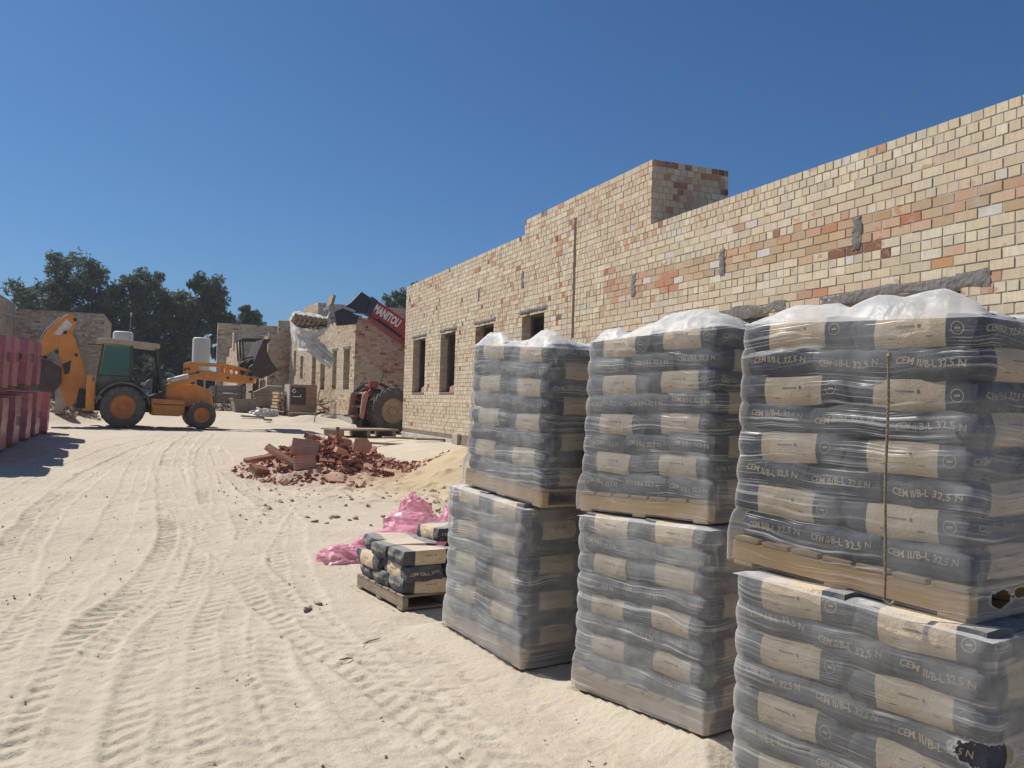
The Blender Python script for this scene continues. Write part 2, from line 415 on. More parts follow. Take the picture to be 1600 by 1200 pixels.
def track_relief(x, y):
    """x, y flat arrays of points near the camera"""
    z = np.zeros_like(x)
    for ti, (pl, w, pitch, dep) in enumerate(TRACKS):
        best = np.full(x.shape, 9.0); sd = np.zeros_like(x); ss = np.zeros_like(x)
        # smooth the polyline
        pts = np.array(pl, float)
        tt = np.linspace(0, len(pts) - 1, 60); k = np.clip(np.floor(tt).astype(int), 0, len(pts) - 2); f = (tt - k)[:, None]
        p0 = pts[np.clip(k - 1, 0, None)]; p1 = pts[k]; p2 = pts[k + 1]; p3 = pts[np.clip(k + 2, None, len(pts) - 1)]
        cv = 0.5 * ((2 * p1) + (p2 - p0) * f + (2 * p0 - 5 * p1 + 4 * p2 - p3) * f ** 2 + (-p0 + 3 * p1 - 3 * p2 + p3) * f ** 3)
        s0 = 0.0
        for a, b in zip(cv[:-1], cv[1:]):
            d = b - a; L = math.hypot(*d)
            if L < 1e-6: continue
            d = d / L
            sel = (np.abs(y - (a[1] + b[1]) / 2) < abs(d[1]) * L / 2 + 0.6) & (np.abs(x - (a[0] + b[0]) / 2) < abs(d[0]) * L / 2 + 0.6)
            if sel.any():
                rx = x[sel] - a[0]; ry = y[sel] - a[1]
                t = np.clip(rx * d[0] + ry * d[1], 0, L)
                lat = rx * d[1] - ry * d[0]
                dist = np.hypot(rx - t * d[0], ry - t * d[1])
                bb = best[sel]; m = dist < bb
                idx = np.nonzero(sel)[0][m]
                best[idx] = dist[m]; sd[idx] = lat[m]; ss[idx] = s0 + t[m]
            s0 += L
        inside = best < w * 0.5 + 0.2
        wob = 0.03 * vnoise(x * 2.2, y * 2.2, 40 + ti) * 2
        u = (sd + wob) / (w / 2)
        lim = 1 - sst((np.abs(u) - 0.85) / 0.25)
        fade = np.clip(0.72 + 1.0 * vnoise(x * 0.9, y * 0.9, 60 + ti) + 0.7 * vnoise(x * 3.1, y * 3.1, 160 + ti), 0.22, 1.0)
        side = np.where(u > 0, 0.5, 0.0)
        ph = ss / pitch + side + np.abs(u) * 0.9 + 0.30 * vnoise(x * 5, y * 5, 80 + ti) + 0.5 * vnoise(x * 1.3, y * 1.3, 180 + ti)
        fr = ph - np.floor(ph)
        lug = 1 - sst(fr / 0.13) + sst((fr - 0.13) / 0.87) * 0.9            # steep face towards the road's near end, then a long back slope
        lug = lug * sst((np.abs(u) - 0.05) / 0.1)
        rim = np.exp(-((np.abs(u) - 1.12) / 0.14) ** 2)
        rr = (-dep * 0.22 * lim - dep * 0.80 * lug * lim * fade + dep * 0.35 * rim * fade)
        z = np.where(inside, z * 0.35 * (best < w * .55) + z * (best >= w * .55) + rr, z)
    return z

def make_ground():
    def axis(segs):
        out = []
        for a, b, st in segs:
            out.extend(np.arange(a, b, st).tolist())
        out.append(segs[-1][1]); return np.array(out)
    far = [40, 60, 90, 140, 220, 350, 600]
    xs = np.concatenate([-np.array(far[::-1], float), axis([(-30, -12, 1.5), (-12, -4.0, 0.12), (-4.0, 2.6, 0.02), (2.6, 5.0, 0.05), (5.0, 9, 0.1), (9, 30, 1.5)]), np.array(far, float)])
    ys = np.concatenate([-np.array(far[::-1], float)[2:], axis([(-30, 0, 3), (0, 2.6, 0.2), (2.6, 7.5, 0.018), (7.5, 14, 0.03), (14, 26, 0.06), (26, 45, 0.15), (45, 70, 1.5)]), np.array([80, 100, 140, 220, 350, 600], float)])
    X, Y = np.meshgrid(xs, ys)
    x = X.ravel(); y = Y.ravel()
    z = base_z(x, y)
    near = 1 - sst((np.hypot(x, y) - 30) / 25)
    z = z + near * (0.05 * fbm(x * 0.5, y * 0.5, 3, 3) + 0.011 * fbm(x * 2.3, y * 2.3, 5, 3) + 0.010 * fbm(x * 9, y * 9, 7, 3))
    wz = vnoise(x * 1.1, y * 1.1, 51)
    cre = np.abs(vnoise(x * 3.2 + 2 * wz, y * 11 + 3 * wz, 52)) + 0.6 * np.abs(vnoise(x * 5.5 - 3 * wz, y * 17 + 4 * wz, 53))
    z = z - near * 0.015 * np.maximum(0, 0.16 - cre) / 0.16 * np.clip(0.5 + 2.2 * vnoise(x * 0.6, y * 0.6, 54), 0, 1)
    # clods on the heap and round the rubble
    cl = np.maximum(0, 1 - np.hypot((x - 4.2) / 3.4, (y - 15.2) / 3.6)) ** 0.5
    z = z + cl * 0.16 * np.maximum(0, fbm(x * 3.6, y * 3.6, 21, 4) - 0.05)
    foot = np.maximum(0, 1 - np.hypot((x - 4.6) / 1.6, (y - 12.6) / 1.0))
    z = z + foot * 0.22 * np.maximum(0, vnoise(x * 7, y * 7, 31) + 0.05)
    sel = (x > -4.2) & (x < 2.7) & (y > 2.5) & (y < 27)
    zz = np.zeros_like(x); zz[sel] = track_relief(x[sel], y[sel])
    z = z + zz
    # scuffed crumbs in the loose sand
    z = z + np.where(sel, 0.012 * np.maximum(0, vnoise(x * 18, y * 18, 11) - 0.28) * 4, 0)
    # keep the stacked pallets' footprints level enough
    for fx, fy, rr_, ux, uy, fz, tl in FOOT:
        a = (x - fx) * ux + (y - fy) * uy; b = (x - fx) * uy - (y - fy) * ux
        out = np.maximum(np.maximum(np.abs(a) - 0.53, np.abs(b) - 0.45), 0)
        w = 1 - sst(out / 0.28)
        z = z * (1 - w) + w * (fz + tl * a + np.where(out <= 0, -0.012, 0.004) + 0.010 * vnoise(x * 5, y * 5, 2))
    nx, ny = len(xs), len(ys)
    me = bpy.data.meshes.new('ground')
    me.vertices.add(nx * ny)
    me.vertices.foreach_set('co', np.stack([x, y, z], 1).astype(np.float32).ravel())
    i = np.arange(nx - 1)[None, :] + nx * np.arange(ny - 1)[:, None]
    q = np.stack([i, i + 1, i + nx + 1, i + nx], -1).reshape(-1, 4)
    me.loops.add(q.size); me.loops.foreach_set('vertex_index', q.ravel().astype(np.int32))
    me.polygons.add(len(q)); me.polygons.foreach_set('loop_start', (np.arange(len(q)) * 4).astype(np.int32))
    me.polygons.foreach_set('loop_total', np.full(len(q), 4, np.int32))
    me.polygons.foreach_set('use_smooth', np.ones(len(q), bool))
    me.update(calc_edges=True)
    o = bpy.data.objects.new('ground', me); COL.objects.link(o)
    tag(o, 'pale dusty sand road with tyre tracks and low heaps', None, None, 'structure')
    t = NT('pale_sand'); co = t.coord()
    a = t.noise(co, 0.35, 5, 0.6); b = t.noise(co, 3.0, 6, 0.6); c = t.noise(co, 26, 5, 0.65); g = t.noise(co, 180, 3, 0.6)
    col = t.mix(t.mr(a, 0.35, 0.65), SAND1, SAND2)
    col = t.mix(t.mr(b, 0.42, 0.70, 0, 0.55), col, SAND3)
    col = t.mix(t.math('MULTIPLY', t.mr(c, 0.56, 0.72), 0.35), col, (0.28, 0.22, 0.15))
    col = t.mix(t.math('MULTIPLY', t.mr(g, 0.60, 0.75), 0.45), col, (0.24, 0.19, 0.14))
    h = t.math('ADD', t.math('MULTIPLY', c, 1.0), t.math('MULTIPLY', g, 0.35))
    nm = t.bump(h, 0.9, 0.016)
    # heap of yellower sand by the house wall
    sp = t.n('ShaderNodeSeparateXYZ'); t.l(co, sp.inputs[0])
    dx = t.math('DIVIDE', t.math('SUBTRACT', sp.outputs[0], 5.0), 2.6); dy = t.math('DIVIDE', t.math('SUBTRACT', sp.outputs[1], 14.8), 3.6)
    rr_ = t.math('SQRT', t.math('ADD', t.math('MULTIPLY', dx, dx), t.math('MULTIPLY', dy, dy)))
    k = t.math('ADD', rr_, t.math('MULTIPLY', t.math('SUBTRACT', b, 0.5), 0.8))
    col = t.mix(t.mr(k, 0.5, 1.0, 0.75, 0.0), col, (0.52, 0.40, 0.235))
    dx = t.math('DIVIDE', t.math('SUBTRACT', sp.outputs[0], 3.0), 2.3); dy = t.math('DIVIDE', t.math('SUBTRACT', sp.outputs[1], 16.3), 3.0)
    rr_ = t.math('SQRT', t.math('ADD', t.math('MULTIPLY', dx, dx), t.math('MULTIPLY', dy, dy)))
    k = t.math('ADD', rr_, t.math('MULTIPLY', t.math('SUBTRACT', c, 0.5), 1.6))
    col = t.mix(t.mr(k, 0.45, 0.95, 0.6, 0.0), col, (0.36, 0.19, 0.13))
    me.materials.append(t.done(t.bsdf(col, 0.95, 0, nm, 0.15)))
    return o
SAND1, SAND2, SAND3 = (0.545, 0.475, 0.372), (0.49, 0.422, 0.326), (0.60, 0.528, 0.418)
# ------------------------------------------------------------------ brickwork
def brick_material():
    t = NT('brick'); co = t.coord()
    vc = t.n('ShaderNodeVertexColor'); vc.layer_name = 'Col'
    st = t.noise(t.mapping(co, scale=(38, 38, 5)), 1.0, 3, 0.6)        # combing on the faces
    nz = t.noise(co, 7, 5, 0.6); fine = t.noise(co, 70, 3, 0.6)
    col = t.mix(t.mr(st, 0.40, 0.66, 0, 0.22), vc.outputs[0], (0.36, 0.22, 0.12))
    col = t.mix(t.mr(nz, 0.5, 0.72, 0, 0.30), col, (0.33, 0.28, 0.21))
    col = t.mix(t.math('MULTIPLY', t.mr(fine, 0.58, 0.75), 0.35), col, (0.24, 0.20, 0.15))
    fl = t.noise(t.mapping(co, scale=(4.5, 4.5, 9.5)), 1.0, 1, 0.4)          # flashed patches from the kiln
    col = t.mix(t.math('MULTIPLY', t.mr(fl, 0.71, 0.74), 0.65), col, (0.42, 0.20, 0.11))
    band = t.noise(t.mapping(co, scale=(0.35, 0.35, 1.6)), 1.0, 3, 0.5)     # broad rosy drifts of one kiln load
    col = t.mix(t.mr(band, 0.48, 0.70, 0, 0.40), col, (0.50, 0.32, 0.22))
    sm = t.noise(co, 3.2, 6, 0.7, 0.4)                                       # mortar wiped over the faces
    col = t.mix(t.mr(sm, 0.53, 0.68, 0, 0.62), col, (0.44, 0.40, 0.345))
    nm = t.bump(t.math('ADD', st, t.math('MULTIPLY', fine, 0.7)), 0.5, 0.004)
    return t.done(t.bsdf(col, 0.92, 0, nm, 0.2))
M['brick'] = brick_material()

PAL = dict(cream=[(0.62, 0.53, 0.375), (0.65, 0.57, 0.42), (0.575, 0.49, 0.34), (0.61, 0.505, 0.36), (0.66, 0.59, 0.45), (0.55, 0.475, 0.345)],
           pink=[(0.50, 0.31, 0.20), (0.47, 0.28, 0.18), (0.53, 0.35, 0.23)],
           red=[(0.40, 0.16, 0.085), (0.33, 0.12, 0.07), (0.44, 0.20, 0.11)],
           dark=[(0.18, 0.075, 0.05), (0.22, 0.095, 0.06)],
           grey=[(0.56, 0.53, 0.49), (0.60, 0.57, 0.53)],
           comb=[(0.50, 0.37, 0.235), (0.47, 0.34, 0.21), (0.53, 0.41, 0.27), (0.45, 0.30, 0.18)])

def pick_color(rg, u, z, mix, seed):
    c = float(vnoise(np.array([u * 0.9 + seed]), np.array([z * 2.0]), 90 + seed % 7)[0])
    w = dict(mix); k = max(0.0, 1 + 4.5 * c) * (2.2 if (seed == 11 and u > 11.5 and z > 3.4) else 1.0)
    for q in ('pink', 'red', 'dark'): w[q] = w.get(q, 0) * k
    tot = sum(w.values()); r_ = rg.random() * tot
    for n, p in w.items():
        r_ -= p
        if r_ <= 0: break
    col = rg.choice(PAL[n]); v = rg.uniform(0.9, 1.07)
    return tuple(min(1, q * v) for q in col) + (1.0,)

def sub_intervals(iv, cuts):
    for c0, c1 in cuts:
        out = []
        for a, b in iv:
            if c1 <= a or c0 >= b: out.append((a, b)); continue
            if c0 > a: out.append((a, c0))
            if c1 < b: out.append((c1, b))
        iv = out
    return iv

def brick_wall(O, U, N, segs, z0, holes=(), slots=(), rowtype=None, mix=None, seed=1, thick=0.24, jambs=True, course=0.1, spot=None, miss=0.0):
    """O: foot of the wall at u=0; U along, N outward. segs: (u0, u1, top). returns an MB with materials 0 mortar, 1 brick"""
    mb = MB(); rg = random.Random(seed); mix = mix or dict(cream=0.925, pink=0.04, red=0.006, dark=0.005, grey=0.012)
    O = Vector(O); U = Vector(U).normalized(); N = Vector(N).normalized(); Z = Vector((0, 0, 1))
    P = lambda u, z, d: O + U * u + Z * (z - O.z) + N * d
    # mortar core
    mb.cur = 0; mb.c = (0.3, 0.28, 0.24, 1)
    us = sorted({q for s in segs for q in s[:2]} | {q for h in holes for q in h[:2]})
    zs = sorted({z0} | {s[2] - 0.006 for s in segs} | {q for h in holes for q in h[2:]})
    def filled(i, j):
        if i < 0 or j < 0 or i >= len(us) - 1 or j >= len(zs) - 1: return False
        uc, zc = (us[i] + us[i + 1]) / 2, (zs[j] + zs[j + 1]) / 2
        if not any(a < uc < b and zc < t for a, b, t in segs): return False
        return not any(h[0] < uc < h[1] and h[2] < zc < h[3] for h in holes)
    f, b = -0.006, -thick
    for i in range(len(us) - 1):
        for j in range(len(zs) - 1):
            if not filled(i, j): continue
            a0, a1, c0, c1 = us[i], us[i + 1], zs[j], zs[j + 1]
            mb.add([P(a0, c0, f), P(a1, c0, f), P(a1, c1, f), P(a0, c1, f)], [(0, 1, 2, 3)])
            mb.add([P(a0, c0, b), P(a1, c0, b), P(a1, c1, b), P(a0, c1, b)], [(3, 2, 1, 0)])
            if not filled(i - 1, j): mb.add([P(a0, c0, f), P(a0, c1, f), P(a0, c1, b), P(a0, c0, b)], [(0, 1, 2, 3)])
            if not filled(i + 1, j): mb.add([P(a1, c0, f), P(a1, c1, f), P(a1, c1, b), P(a1, c0, b)], [(3, 2, 1, 0)])
            if not filled(i, j + 1): mb.add([P(a0, c1, f), P(a1, c1, f), P(a1, c1, b), P(a0, c1, b)], [(0, 1, 2, 3)])
            if not filled(i, j - 1): mb.add([P(a0, c0, f), P(a1, c0, f), P(a1, c0, b), P(a0, c0, b)], [(3, 2, 1, 0)])
    mb.cur = 1
    def brick(u0_, u1_, z_, h_, col, d0=0.0, thru=False):
        d0 = d0 + rg.uniform(-0.004, 0.004); bk = -thick if thru else -0.03
        t1 = rg.uniform(-0.0025, 0.0025); t2 = rg.uniform(-0.0025, 0.0025)
        mb.c = col
        p = [P(u0_, z_ + t1, d0), P(u1_, z_ + t2, d0), P(u1_, z_ + h_ + t2, d0), P(u0_, z_ + h_ + t1, d0),
             P(u0_, z_ + t1, bk), P(u1_, z_ + t2, bk), P(u1_, z_ + h_ + t2, bk), P(u0_, z_ + h_ + t1, bk)]
        mb.add(p, [(0, 1, 2, 3), (1, 5, 6, 2), (5, 4, 7, 6), (4, 0, 3, 7), (3, 2, 6, 7), (0, 4, 5, 1)])
    top = max(s[2] for s in segs); n = int(round((top - z0) / course))
    for k in range(n):
        z = z0 + k * course; zc = z + course / 2
        iv = []
        for a, b2, t in sorted(segs):
            if t >= z + course * 0.8:
                if iv and abs(iv[-1][1] - a) < 1e-6: iv[-1] = (iv[-1][0], b2)
                else: iv.append((a, b2))
        iv = sub_intervals(iv, [h[:2] for h in holes if h[2] < zc < h[3]])
        cut = [s[:2] for s in slots if s[2] < zc < s[3]]
        for a, b2 in iv:
            u = a; first = True; kind = None
            while u < b2 - 0.02:
                kind = rowtype(k, u, rg) if rowtype else ('S' if (k % 3) else 'H')
                w = 0.125 if kind == 'H' else 0.25
                if first:
                    w = w * (1.0 if k % 2 == 0 else 0.5) if kind != 'H' else w * (1.0 if k % 2 == 0 else 0.62)
                    first = False
                e = min(u + w, b2)
                if b2 - e < 0.05: e = b2
                jt = 0.013 + (0.007 if rg.random() < 0.25 else 0)
                parts = sub_intervals([(u + 0.001, e - (jt if e < b2 else 0.0))], cut)
                mx = dict(comb=0.72, grey=0.10, pink=0.12, red=0.03) if kind == 'B' else mix
                for q0, q1 in parts:
                    if q1 - q0 < 0.02 or rg.random() < miss: continue
                    col = spot(k, u, rg) if spot else None
                    col = col or pick_color(rg, u, z, mx, seed)
                    ontop = not any(s0 <= (u + e) / 2 <= s1 and t >= z + course * 1.8 for s0, s1, t in segs)
                    brick(q0, q1, z + 0.006, course - 0.013, col, 0.0, thru=ontop)
                u = e
    if jambs:
        for h in holes:
            for ju, sg in ((h[1], -1), (h[0], 1)):
                k0 = int(math.ceil((h[2] - z0) / course - 0.4))
                for k in range(k0, int((h[3] - z0) / course + 0.3)):
                    z = z0 + k * course
                    sp = [(0.0, 0.115), (0.125, 0.235)] if k % 2 else [(0.0, 0.235)]
                    for d0, d1 in sp:
                        mb.c = pick_color(rg, ju, z, mix, seed)
                        q = 0.008 * sg
                        za, zb = max(z + 0.0055, h[2]), min(z + course - 0.005, h[3])
                        if zb - za < 0.02: continue
                        p = [P(ju, za, -d0), P(ju, za, -d1), P(ju, zb, -d1), P(ju, zb, -d0)]
                        p2 = [v + U * q for v in p]
                        mb.hexa(p + p2)
    return mb

def wobble_slab(mb, P0, U, V, N, w, h, d, nu=24, nv=5, amp=0.012, seed=0, ragged=0.25):
    """hand-smeared concrete: a slab whose face and edges wander"""
    P0 = Vector(P0); U = Vector(U).normalized(); V = Vector(V).normalized(); N = Vector(N).normalized()
    rg = np.random.default_rng(seed)
    nb = vnoise(np.linspace(0, 9, nu), np.full(nu, 1.3), seed) ; nt_ = vnoise(np.linspace(0, 11, nu), np.full(nu, 7.7), seed + 1)
    vs = []; fs = []
    for j in range(nv):
        for i in range(nu):
            fu = i / (nu - 1); fv = j / (nv - 1)
            lo = h * ragged * nb[i]; hi = h * (1 + ragged * nt_[i])
            dd = d * (1 if 0 < j < nv - 1 and 0 < i < nu - 1 else 0.15) + (rg.random() - 0.5) * amp * (1 if 0 < j < nv - 1 else 0)
            vs.append(P0 + U * (w * fu) + V * (lo + (hi - lo) * fv) + N * dd)
    for j in range(nv - 1):
        for i in range(nu - 1):
            fs.append((j * nu + i, j * nu + i + 1, (j + 1) * nu + i + 1, (j + 1) * nu + i))
    n = len(vs)
    bk = []
    idx = [i for i in range(nu)] + [(j + 1) * nu - 1 for j in range(1, nv)] + [(nv - 1) * nu + i for i in range(nu - 2, -1, -1)] + [j * nu for j in range(nv - 2, 0, -1)]
    for q in idx: bk.append(vs[q] - N * (d + 0.02))
    m = len(idx)
    for k in range(m):
        fs.append((idx[k], n + k, n + (k + 1) % m, idx[(k + 1) % m]))
    mb.add(vs + bk, fs)

BM = [M['mortar'], M['brick']]

def house_one():
    X = 6.8
    t = thing('brick_building', 'long half-built cream brick building with raised block on its parapet and no glazing', 'building', (X, 11.0, 0.7))
    def ob(mb, name, mats, **k):
        o = mb.obj(name, mats, None, **k); o.parent = t; o.location = (-X, -11.0, -0.7); return o
    wins = [(23.18, 24.46, 1.96, 3.56), (20.53, 21.78, 1.96, 3.56), (17.84, 19.06, 1.96, 3.56), (15.11, 16.23, 1.96, 3.56), (8.46, 9.98, 1.86, 2.90), (5.75, 7.30, 1.86, 2.90)]
    def rows(k, u, rg):
        if u < 12.6:
            i = 35 - k
            if i < 0: return 'S' if k % 4 == 1 else 'H'
            if i < 3: return 'H'
            if i < 6: return 'S'
            if i == 6: return 'H'
            if i < 10: return 'B'
            return 'S' if (i * 7) % 5 != 2 else 'H'
        return ('S' if (k * 5 + 2) % 7 in (0, 3) else 'H')
    def spot(k, u, rg):
        if 35 - k == 10 and 5.0 < u < 7.2: return rg.choice(PAL['dark']) + (1,) if rg.random() < .4 else None
        if 35 - k in (13, 14) and 5.0 < u < 6.2 and rg.random() < .5: return (0.50, 0.27, 0.13, 1)
        if 11.0 < u < 12.4 and 35 - k in (1, 2) and rg.random() < .5: return rg.choice(PAL['pink']) + (1,)
        if 10.4 < u < 10.9 and 35 - k in (8, 9, 10): return (0.46, 0.20, 0.10, 1)
        return None
    segs = [(1.6, 11.26, 4.51), (11.26, 16.2, 5.51), (16.2, 25.4, 5.21)]
    slots = [(13.80, 13.91, 2.95, 5.15)]
    w = brick_wall((X, 0, 0.91), (0, 1, 0), (-1, 0, 0), segs, 0.91, wins, slots, rows, None, 11, spot=spot)
    ob(w, 'front_wall', BM, smooth=0, fixn=False)
    # raised block
    mx = dict(cream=0.86, pink=0.06, red=0.05, dark=0.02)
    def tspot(k, u, rg):
        top = 10 - k
        if top == 1 and rg.random() < .5: return rg.choice(PAL['red'] + PAL['dark']) + (1,)
        if top == 2 and 0.75 < u < 1.2: return rg.choice(PAL['red']) + (1,)
        if top in (1, 2, 4) and u > 1.15 and rg.random() < .7: return (0.15, 0.06, 0.055, 1)
        return None
    w = brick_wall((X + 0.012, 11.25, 4.51), (1, 0, 0), (0, -1, 0), [(0, 1.38, 5.51)], 4.51, (), (), lambda k, u, rg: 'H', mx, 12, spot=tspot, thick=0.115)
    w2 = brick_wall((X + 0.012, 16.21, 4.51), (1, 0, 0), (0, 1, 0), [(0, 1.38, 5.51)], 4.51, (), (), lambda k, u, rg: 'H', mx, 13, thick=0.115)
    w3 = brick_wall((X + 1.39, 11.27, 4.51), (0, 1, 0), (1, 0, 0), [(0, 4.92, 5.51)], 4.51, (), (), None, mx, 14, thick=0.24)
    ob(w, 'block_end_wall', BM, smooth=0, fixn=False); ob(w2, 'block_end_wall', BM, smooth=0, fixn=False); ob(w3, 'block_back_wall', BM, smooth=0, fixn=False)
    # other walls close the house
    w = brick_wall((X + 0.012, 25.39, 0.91), (1, 0, 0), (0, 1, 0), [(0, 7.2, 5.21)], 0.91, (), (), None, None, 15, jambs=False)
    ob(w, 'end_wall', BM, smooth=0, fixn=False)
    w = brick_wall((X + 0.25, 1.62, 0.91), (1, 0, 0), (0, -1, 0), [(0, 6.9, 4.51)], 0.91, (), (), None, None, 16, jambs=False)
    ob(w, 'end_wall', BM, smooth=0, fixn=False)
    w = brick_wall((X + 7.2, 1.9, 0.91), (0, 1, 0), (1, 0, 0), [(0, 23.2, 4.51)], 0.91, (), (), None, None, 17, jambs=False)
    ob(w, 'back_wall', BM, smooth=0, fixn=False)
    m = MB(); m.box((X + 3.6, 13.5, 3.95), (6.7, 23.2, 0.22)); ob(m, 'roof_slab', M['concrete'])
    m = MB(); m.box((X + 3.6, 13.5, 0.86), (6.7, 23.2, 0.14)); ob(m, 'floor_slab', M['concrete'])
    m = MB(); m.box((X + 0.13, 13.5, 0.25), (0.32, 23.8, 1.10)); m.box((X + 3.6, 25.36, 0.25), (6.6, 0.20, 1.10)); ob(m, 'plinth', M['plinth'], bevel=0.012)
    m = MB(); m.box((X + 0.13, 13.5, 0.855), (0.268, 23.75, 0.107)); ob(m, 'brown_strip', M['brownband'])  # plain brown strip between plinth and brickwork
    # tiled post at the foot of the wall
    m = MB(); m.box((X - 0.06, 20.05, 0.72), (0.10, 0.40, 0.46)); ob(m, 'pier', M['stone'], bevel=0.01)
    m = MB(); m.box((X - 0.045, 19.35, 0.74), (0.06, 0.55, 0.40)); ob(m, 'vent_panel', M['brownband'])  # brown panel standing proud of the plinth face
    for i, (a, b, c, d) in enumerate(wins):
        m = MB()
        if i < 4: wobble_slab(m, (X - 0.001, a - 0.10, d + 0.004), (0, 1, 0), (0, 0, 1), (-1, 0, 0), b - a + 0.2, 0.085, 0.018, seed=i)
        else: wobble_slab(m, (X - 0.001, a - 0.30, d + 0.004), (0, 1, 0), (0, 0, 1), (-1, 0, 0), b - a + 0.6, 0.125, 0.006, nu=60, nv=7, amp=0.010, seed=i, ragged=0.6)
        m.box((X + 0.125, (a + b) / 2, d + 0.03), (0.22, b - a + 0.16, 0.052)) 
        ob(m, 'lintel', M['smear'], smooth=0.9)
        m = MB(); fx = X + 0.215
        for yy in (a + 0.045, b - 0.045): m.box((fx, yy, (c + d) / 2), (0.05, 0.06, d - c - 0.01))
        for zz in (c + 0.035, d - 0.035): m.box((fx, (a + b) / 2, zz), (0.046, b - a - 0.12, 0.05))
        ob(m, 'window_frame', M['frame'], bevel=0.004)
        if i < 4:
            m = MB(); m.box((X + 0.10, (a + b) / 2, c + 0.008), (0.235, b - a - 0.02, 0.016)); ob(m, 'sill', M['terra2'])
    for j, (yy, z1, z2) in enumerate(((7.05, 3.46, 3.81), (9.43, 3.49, 3.84), (11.73, 3.46, 3.81), (16.25, 4.12, 4.46), (18.9, 4.12, 4.42))):
        m = MB(); wobble_slab(m, (X - 0.006, yy - 0.05, z1), (0, 0, 1), (0, 1, 0), (-1, 0, 0), z2 - z1, 0.11, 0.008, nu=18, nv=6, amp=0.012, seed=40 + j, ragged=0.5)
        ob(m, 'mortar_patch', M['smear'], smooth=0.9)
    m = MB(); m.box((X + 0.0085, 13.855, 4.02), (0.012, 0.104, 2.16)); ob(m, 'pipe_chase', M['chase'])
    for yy, z1, wd in ((23.33, 1.976, 0.2), (20.72, 1.976, 0.26)):
        m = MB(); m.box((0, 0, 0.07), (0.20, wd, 0.14)); m.box((0, 0.02, 0.155), (0.13, wd * .7, 0.03))
        b = m.obj('loose_brick', M['terra2'], bevel=0.006, loc=(X + 0.10, yy, z1), rot=(0, 0, 0.15))
        tag(b, 'pink brick left on the sill of the %s window of the long building' % ('far corner' if yy > 22 else 'second from corner'), 'brick')

def house_two():
    d = Vector((-0.098, 0.995, 0)).normalized(); inn = Vector((d.y, -d.x, 0)); P0 = Vector((6.85, 33.0, 0))
    t = thing('brick_building', 'second cream brick building with tall narrow window openings behind the black labelled brick pack', 'building', (6.85, 33.0, 1.0))
    def ob(mb, name, mats, **k):
        o = mb.obj(name, mats, None, **k); o.parent = t; o.location = (-6.85, -33.0, -1.0); return o
    wins = [(0.62, 1.44, 2.13, 3.74), (2.40, 3.02, 2.13, 3.74), (4.15, 4.88, 2.13, 3.74), (5.62, 6.32, 2.23, 3.74), (7.92, 8.46, 2.66, 3.74), (9.28, 9.78, 2.80, 4.05), (10.62, 11.26, 2.63, 4.03), (11.92, 12.40, 2.63, 3.98)]
    mix = dict(cream=0.86, pink=0.09, red=0.03, dark=0.01)
    rows = lambda k, u, rg: 'H' if (k * 3) % 5 in (0, 2) else 'S'
    segs = [(0, .55, 5.02), (.55, 1.0, 4.82), (1.0, 2.2, 4.92), (2.2, 3.6, 4.92), (3.6, 5.6, 5.12), (5.6, 8.1, 6.02), (8.1, 13.4, 5.22)]
    w = brick_wall(P0 + Vector((0, 0, 1.12)), d, -inn, segs, 1.12, wins, [(7.0, 7.06, 1.2, 3.6)], rows, mix, 21, miss=0.004)
    ob(w, 'front_wall', BM, smooth=0, fixn=False)
    emix = dict(cream=0.87, pink=0.09, red=0.01, dark=0.015)
    w = brick_wall(P0 + inn * 0.012 - d * 0.012 + Vector((0, 0, 1.12)), inn, -d, [(0, .5, 4.92), (.5, 1.1, 5.12), (1.1, 8, 5.42)], 1.12, (), (), rows, emix, 22)
    ob(w, 'end_wall', BM, smooth=0, fixn=False)
    w = brick_wall(P0 + d * 5.6 + inn * 0.012 + Vector((0, 0, 5.02)), inn, -d, [(0, 1.35, 6.02)], 5.02, (), (), None, emix, 23, thick=.115)
    ob(w, 'block_end_wall', BM, smooth=0, fixn=False)
    m = MB(); q = P0 + d * 6.85 + inn * 1.0
    rot = Matrix.Rotation(math.atan2(-d.x, d.y), 3, 'Z')
    m.box((q.x, q.y, 5.5), (0.7, 2.2, 0.95), rot); ob(m, 'block_core', M['mortar'])
    m = MB(); q = P0 + d * 6.7 + inn * 4.0; m.box((q.x, q.y, 4.2), (7.3, 12.8, 0.2), rot); ob(m, 'roof_slab', M['concrete'])
    m = MB(); q = P0 + d * 6.7 + inn * 7.9; m.box((q.x, q.y, 2.9), (0.24, 13.2, 3.6), rot); ob(m, 'back_wall', M['brick_flat'])
    q = P0 + d * 13.3 + inn * 4.0; m = MB(); m.box((q.x, q.y, 2.9), (7.6, 0.2, 3.6), rot); ob(m, 'end_wall', M['brick_flat'])
    m = MB(); q = P0 + d * 6.7 + inn * 0.13; m.box((q.x, q.y, 0.7), (0.32, 13.4, 0.8), rot); q = P0 + inn * 4 + d * 0.1; m.box((q.x, q.y, 0.7), (7.6, 0.26, 0.8), rot)
    ob(m, 'plinth', M['plinth'])
    for a, b, c, e in wins[:2]:
        m = MB(); q = P0 + d * ((a + b) / 2) - inn * 0.004; m.box((q.x, q.y, e + 0.05), (0.03, b - a + 0.2, 0.09), rot); ob(m, 'lintel', M['smear'])

